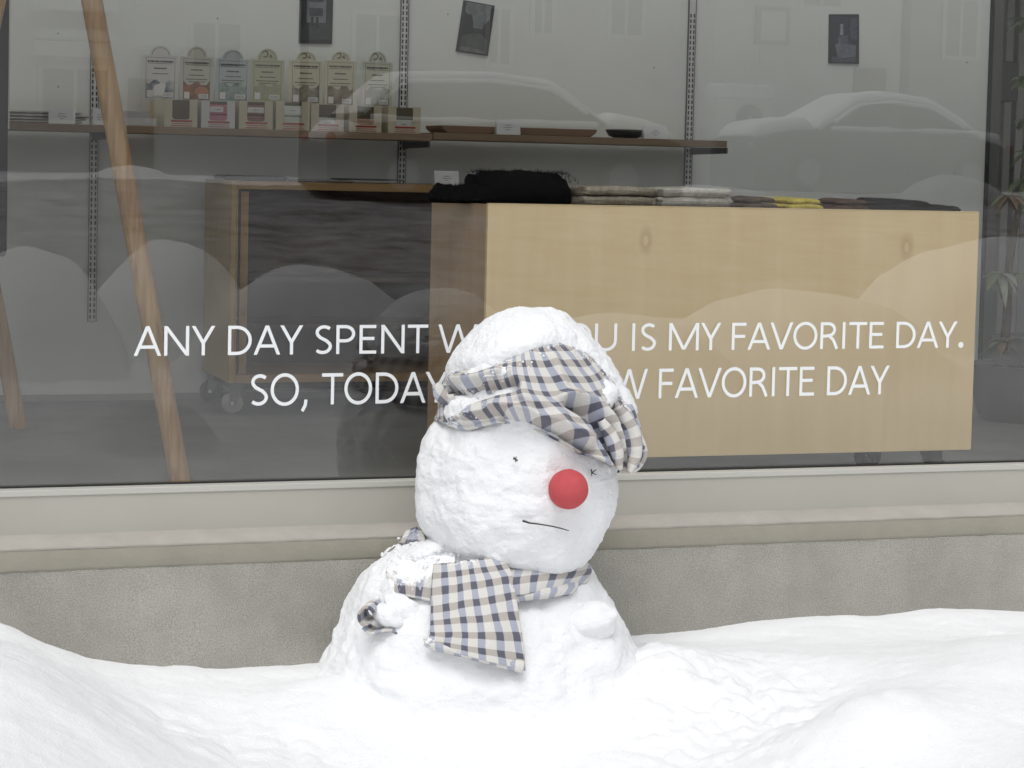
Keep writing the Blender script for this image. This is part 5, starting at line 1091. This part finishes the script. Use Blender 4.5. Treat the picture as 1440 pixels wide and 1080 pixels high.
# gathered end that bulges over the right side, as overlapping folds
def fold(pl, wpx, dep, name, parent, seed, yoff=0.0):
    """soft pleat of cloth along a pixel path lying on the hat"""
    pts = np.array([SF(HATB, *p)[::2] for p in pl]); t = np.linspace(0, len(pts)-1, 40); Q = np.stack([np.interp(t, np.arange(len(pts)), pts[:, k]) for k in range(2)], 1)
    for _ in range(6): Q[1:-1] = (Q[:-2]+2*Q[1:-1]+Q[2:])/4
    n = 20; rows = []; uv = []
    for i, (x, zz) in enumerate(Q):
        tt = i/39; wv = wpx*UPX*(.35+.65*math.sin(math.pi*min(1, .1+tt*.9)))*.5
        tg = Q[min(i+1, 39)]-Q[max(i-1, 0)]; tg /= np.linalg.norm(tg); nn = np.array([-tg[1], tg[0]])
        c, hw, zc, tl, hd, cy = HATB.at(zz); yb = cy-hd*math.sqrt(max(0, 1-min(1, abs((x-c)/hw))**2))
        for j in range(n):
            a = 2*math.pi*j/n; o2 = nn*wv*math.cos(a); rows.append(Wd(x+o2[0], yb+yoff-dep*math.sin(a), zz+o2[1])); uv.append((wv*2*j/n*2.2+seed, tt*np.linalg.norm(Q[-1]-Q[0])*1.1+seed*.37))
    V = np.array(rows); V = V+.004*fbm(V, 40, 3, int(seed*10))[:, None]*np.array([-ey]); Fc = grid_faces(40, n, True)
    me = np_mesh(name, V, Fc); set_uv_dust(me, np.array(uv), np.clip(.12+.2*fbm(V, 25, 2, 3), 0, .4)); return link(name, me, PLAID, parent, True)
fold([(868, 572), (880, 590), (889, 612), (893, 640), (886, 662)], 26, .022, 'pleat', hat, .31, .0)
fold([(880, 600), (895, 618), (902, 640), (893, 660), (872, 664)], 22, .02, 'pleat', hat, .77, .04)
fold([(845, 590), (858, 612), (868, 636), (872, 660)], 20, .016, 'pleat', hat, 1.21, .0)
fold([(612, 540), (618, 553), (630, 562), (640, 557)], 20, .016, 'pleat', hat, 1.7, -.0)
# ---- snow on the hat
def snow_sheet(name, keep, off, seed, parent, base_V, base_N, base_F, th=.012, ragged=.006):
    kf = keep[base_F].min(1) > 0; Fk = base_F[kf]; idx = np.unique(Fk); mp = -np.ones(len(base_V), int); mp[idx] = np.arange(len(idx))
    e = np.clip(keep[idx]/.030, 0, 1); e = np.sin(e*math.pi/2); e1 = np.clip(keep[idx]/.008, 0, 1)
    o2 = d[idx]*(1-e)-.003+(off+.004)*np.sqrt(np.clip(keep[idx]/.02, 0, 1))+ragged*fbm(base_V[idx], 30, 3, seed)*e1+.003*np.abs(fbm(base_V[idx], 85, 2, seed+3))*e1
    return link(name, np_mesh(name, base_V[idx]+base_N[idx]*o2[:, None], mp[Fk]), SNOW, parent, True)
V0 = V; keep = above-.004
snow_sheet('snow_cap', keep, .006, 71, hat, V0, N, Fc)
for kk, (px, py, rx_, rz_) in enumerate(((645, 574, 31, 23), (864, 543, 18, 33), (684, 522, 30, 11))):
    c = S(px, py); pk = .03*(1-np.sqrt(((lx-c[0])/(rx_*UPX))**2+((lz-c[1])/(rz_*UPX))**2))*isf+.010*fbm(V, 40, 3, 91+kk)-(1-isf)
    pk = np.where(np.hypot((lx-c[0])/(rx_*UPX), (lz-c[1])/(rz_*UPX)) > 1.35, -1, pk)
    snow_sheet('snow_patch', pk, .008, 81, hat, V0, N, Fc)
def crumbs(name, centres, parent, n, rmax, seed):
    rr = random.Random(seed); mb = MB()
    for k in range(n):
        c, nrm = centres(rr)
        if c is None: continue
        lump(mb, c-nrm*.0005, rr.uniform(.0012, rmax), k+seed)
    o = mb.build(name, SNOW, parent, True); tag(o, kind='stuff'); return o
bi = np.where((np.abs(above+.012) < .016) & (isf > .5))[0]
crumbs('snow_crumbs', lambda rr: (lambda i: (V2[i], N[i]))(rr.choice(bi)), hat, 60, .0042, 5)
bi2 = np.where((isf > .5) & (dust > .12) & (above < -.005))[0]
crumbs('snow_crumbs', lambda rr: (lambda i: (V2[i], N[i]))(rr.choice(bi2)), hat, 40, .0034, 9)

# ---------------------------------------------------------------- plaid scarf
scf = empty('plaid_scarf', Wd(float(S(680, 900)[0]), -.3, float(S(680, 940)[1])), 'blue and beige plaid scarf round the snowman\'s neck, one end hanging in front', 'scarf')
def by(px, py, out=0.0): return SF(BODY, px, py, out)
def cloth_patch(name, cols, nu, nv, out, u0, usc, vsc, seed, dustf, th=.007, rip=.004, skew=0):
    """cloth bounded by left and right pixel edges (lists top to bottom), lying on the body"""
    Lf, Rg = np.array(cols[0], float), np.array(cols[1], float); rows = []; uv = []; tpx = []
    for i in range(nv):
        v = i/(nv-1)
        f = lambda a: np.array([np.interp(v*(len(a)-1), np.arange(len(a)), a[:, k]) for k in range(2)])
        a, b = f(Lf), f(Rg)
        for j in range(nu):
            u = j/(nu-1); p = a*(1-u)+b*u; o2 = out(u, v)
            x, y, zz = SF(BODY, p[0], p[1], o2); rows.append((x, y, zz)); uv.append((u0+u*usc+skew*v, v*vsc)); tpx.append(p)
    Q = np.array(rows); V = Wd(Q[:, 0], Q[:, 1], Q[:, 2]); Fc = grid_faces(nv, nu)[:, ::-1]; N = normals(V, Fc)
    if (N@ey).mean() > 0: N = -N; Fc = Fc[:, ::-1]
    uvn = np.array(uv)
    V = V+N*(rip*fbm(V*np.array([1.4, 1.4, .8]), 11, 2, seed)+.0012*fbm(V, 45, 2, seed+1))[:, None]
    me = np_mesh(name, V, Fc); tp = np.array(tpx); set_uv_dust(me, uvn, np.array([dustf(*p) for p in tp])); o = link(name, me, PLAID, scf, True)
    s_ = o.modifiers.new('thick', 'SOLIDIFY'); s_.thickness = th; s_.offset = 1; return o, V, N, Fc, tp
nodust = lambda x, y: 0.0
dl = lambda x, y: float(np.clip(.10+.50*np.exp(-((x-580)/48)**2-((y-802)/32)**2)+.35*np.exp(-((y-790)/14)**2)*np.clip((700-x)/60, 0, 1), 0, .6))
# left band round the neck
cloth_patch('neck_band', ([(548, 790), (545, 812), (556, 838)], [(640, 783), (640, 815), (622, 852)]), 60, 36, lambda u, v: .016+.018*math.sin(math.pi*min(1, v*1.02))*1.0, .01, .145, .10, 5, dl)
# right band, under the chin
cloth_patch('neck_band', ([(700, 806), (705, 822), (716, 841)], [(829, 792), (830, 806), (822, 822)]), 90, 30, lambda u, v: .034-.026*u+.014*math.sin(math.pi*v), .3, .22, .075, 9, lambda x, y: float(.25*np.exp(-((y-808)/8)**2)), skew=.03)
cloth_patch('neck_band', ([(708, 830), (716, 841), (722, 847)], [(812, 818), (812, 828), (800, 838)]), 70, 16, lambda u, v: .014+.012*math.sin(math.pi*v), .1, .18, .03, 12, nodust)
# hanging end
_, hv, hn, hf, ht = cloth_patch('hanging_end', ([(612, 797), (609, 830), (607, 870), (606, 895), (597, 910)], [(706, 786), (718, 812), (724, 850), (733, 900), (738, 947)]), 90, 110, lambda u, v: .046-.014*v+.010*math.sin(math.pi*u)+.006*math.sin(u*9+v*2), .004, .242, .287, 15, lambda x, y: float(np.clip(.16+.45*np.exp(-((y-788)/16)**2)*np.clip((720-x)/60, 0, 1)+.3*np.exp(-((x-600)/14)**2-((y-900)/16)**2)+.18*np.exp(-((y-(905+.27*(x-600)))/12)**2)-.12, 0, .6)), th=.009, skew=-.018)
# folded hem at the foot of the hanging end
cloth_patch('hem', ([(595, 903), (599, 912)], [(737, 934), (735, 949)]), 80, 14, lambda u, v: .034+.007*math.sin(math.pi*v)+.003*math.sin(u*14), .004, .242, .03, 18, lambda x, y: .12, th=.005, rip=.003)
# top roll where the end goes over the band
mbp = [(608, 800), (620, 790), (650, 785), (680, 785), (700, 789), (715, 803)]
# second end, curled up and half buried at the left
def ribbon(name, path, width, seed, uoff):
    """strip swept along local points (lx, ly, lz), its width across the given direction"""
    Pp = np.array(path, float); t = np.linspace(0, len(Pp)-1, 60); Q = np.stack([np.interp(t, np.arange(len(Pp)), Pp[:, k]) for k in range(3)], 1)
    for _ in range(5): Q[1:-1] = (Q[:-2]+2*Q[1:-1]+Q[2:])/4
    n = 14; V = []; uv = []; sl_ = np.r_[0, np.cumsum(np.linalg.norm(np.diff(Q, axis=0), axis=1))]
    for i in range(60):
        for j in range(n): w_ = (j/(n-1)-.5)*width; V.append(Wd(Q[i, 0]+w_*.25, Q[i, 1]+w_*.95, Q[i, 2]+w_*.1)); uv.append((sl_[i]+uoff, w_+.03))
    V = np.array(V); Fc = grid_faces(60, n); me = np_mesh(name, V+.003*fbm(V, 30, 2, seed)[:, None]*np.array([ez]), Fc); set_uv_dust(me, np.array(uv), np.clip(.2+.3*fbm(V, 28, 2, seed), 0, .45)); o = link(name, me, PLAID, scf, True)
    s_ = o.modifiers.new('thick', 'SOLIDIFY'); s_.thickness = .006; return o
yb = SF(BODY, 535, 875)[1]-.045
def SY(px, py): p = P(px, py, Z=SZ+yb*math.cos(PITCH)); return float((p-O)@ex), float(p[2])
cc = SY(519, 866); roll = [(cc[0]+(.020-.0000*k)*math.cos(R(20+k*28))*(1-.045*k), yb, cc[1]+.026*math.sin(R(20+k*28))*(1-.045*k)) for k in range(10, -1, -1)]
tail = [(SY(x, y)[0], yb-.0, SY(x, y)[1]) for x, y in ((512, 884), (524, 893), (540, 888), (553, 886), (566, 894))]
ribbon('curled_end', roll, .07, 4, .01); ribbon('curled_end', tail, .05, 6, .08)
lx_, lz_ = S(546, 870); snow_lump('snow_clod', 548, 868, yb+.02, (.045, .05, .028), scf, 15, -.35)
# snow lying on the left shoulder over the scarf
mb = MB(); rr = random.Random(11)
for k in range(150):
    px = rr.gauss(590, 38); py = 790+rr.gauss(0, 14)-(px-590)*.10
    if py > 815 or py < 752 or px < 535 or px > 690: continue
    p = by(px, py, rr.uniform(.018, .04)); lump(mb, Wd(*p), rr.uniform(.0015, .0065), k)
tag(mb.build('snow_crumbs', SNOW, scf, True), kind='stuff')
def drape(name, px, py, rx_, ry_, th, tilt, seed, parent):
    nu, nv = 90, 60; U, W_ = np.meshgrid(np.linspace(-1, 1, nu), np.linspace(-1, 1, nv)); U, W_ = U.ravel(), W_.ravel()
    X = px+rx_*U*math.cos(tilt)-ry_*W_*math.sin(tilt); Yp = py+rx_*U*math.sin(tilt)+ry_*W_*math.cos(tilt)
    q = np.array([by(a, b) for a, b in zip(X, Yp)]); V = Wd(q[:, 0], q[:, 1], q[:, 2]); r = np.hypot(U, W_)+.30*fbm(V, 22, 3, seed)
    o2 = -.012+(th+.012)*np.sqrt(np.clip(1.0-r, 0, 1))*1.0+.009*fbm(V, 26, 3, seed+2)+.004*np.abs(fbm(V, 80, 2, seed+5))
    V = V-np.multiply.outer(o2, ey)+np.multiply.outer(.25*np.maximum(o2, 0), ez); Fc = grid_faces(nv, nu); kf = (r[Fc] < 1.02).all(1)
    return link(name, np_mesh(name, V, Fc[kf]), SNOW, parent, True)
drape('snow_drift', 590, 778, 52, 20, .058, -.25, 22, scf)
drape('snow_drift', 548, 822, 24, 34, .045, .35, 25, scf)
cloth_patch('neck_scrap', ([(572, 748), (560, 765)], [(594, 740), (600, 770)]), 20, 14, lambda u, v: .012+.006*math.sin(math.pi*v), .02, .04, .04, 33, lambda x, y: .36, th=.005)
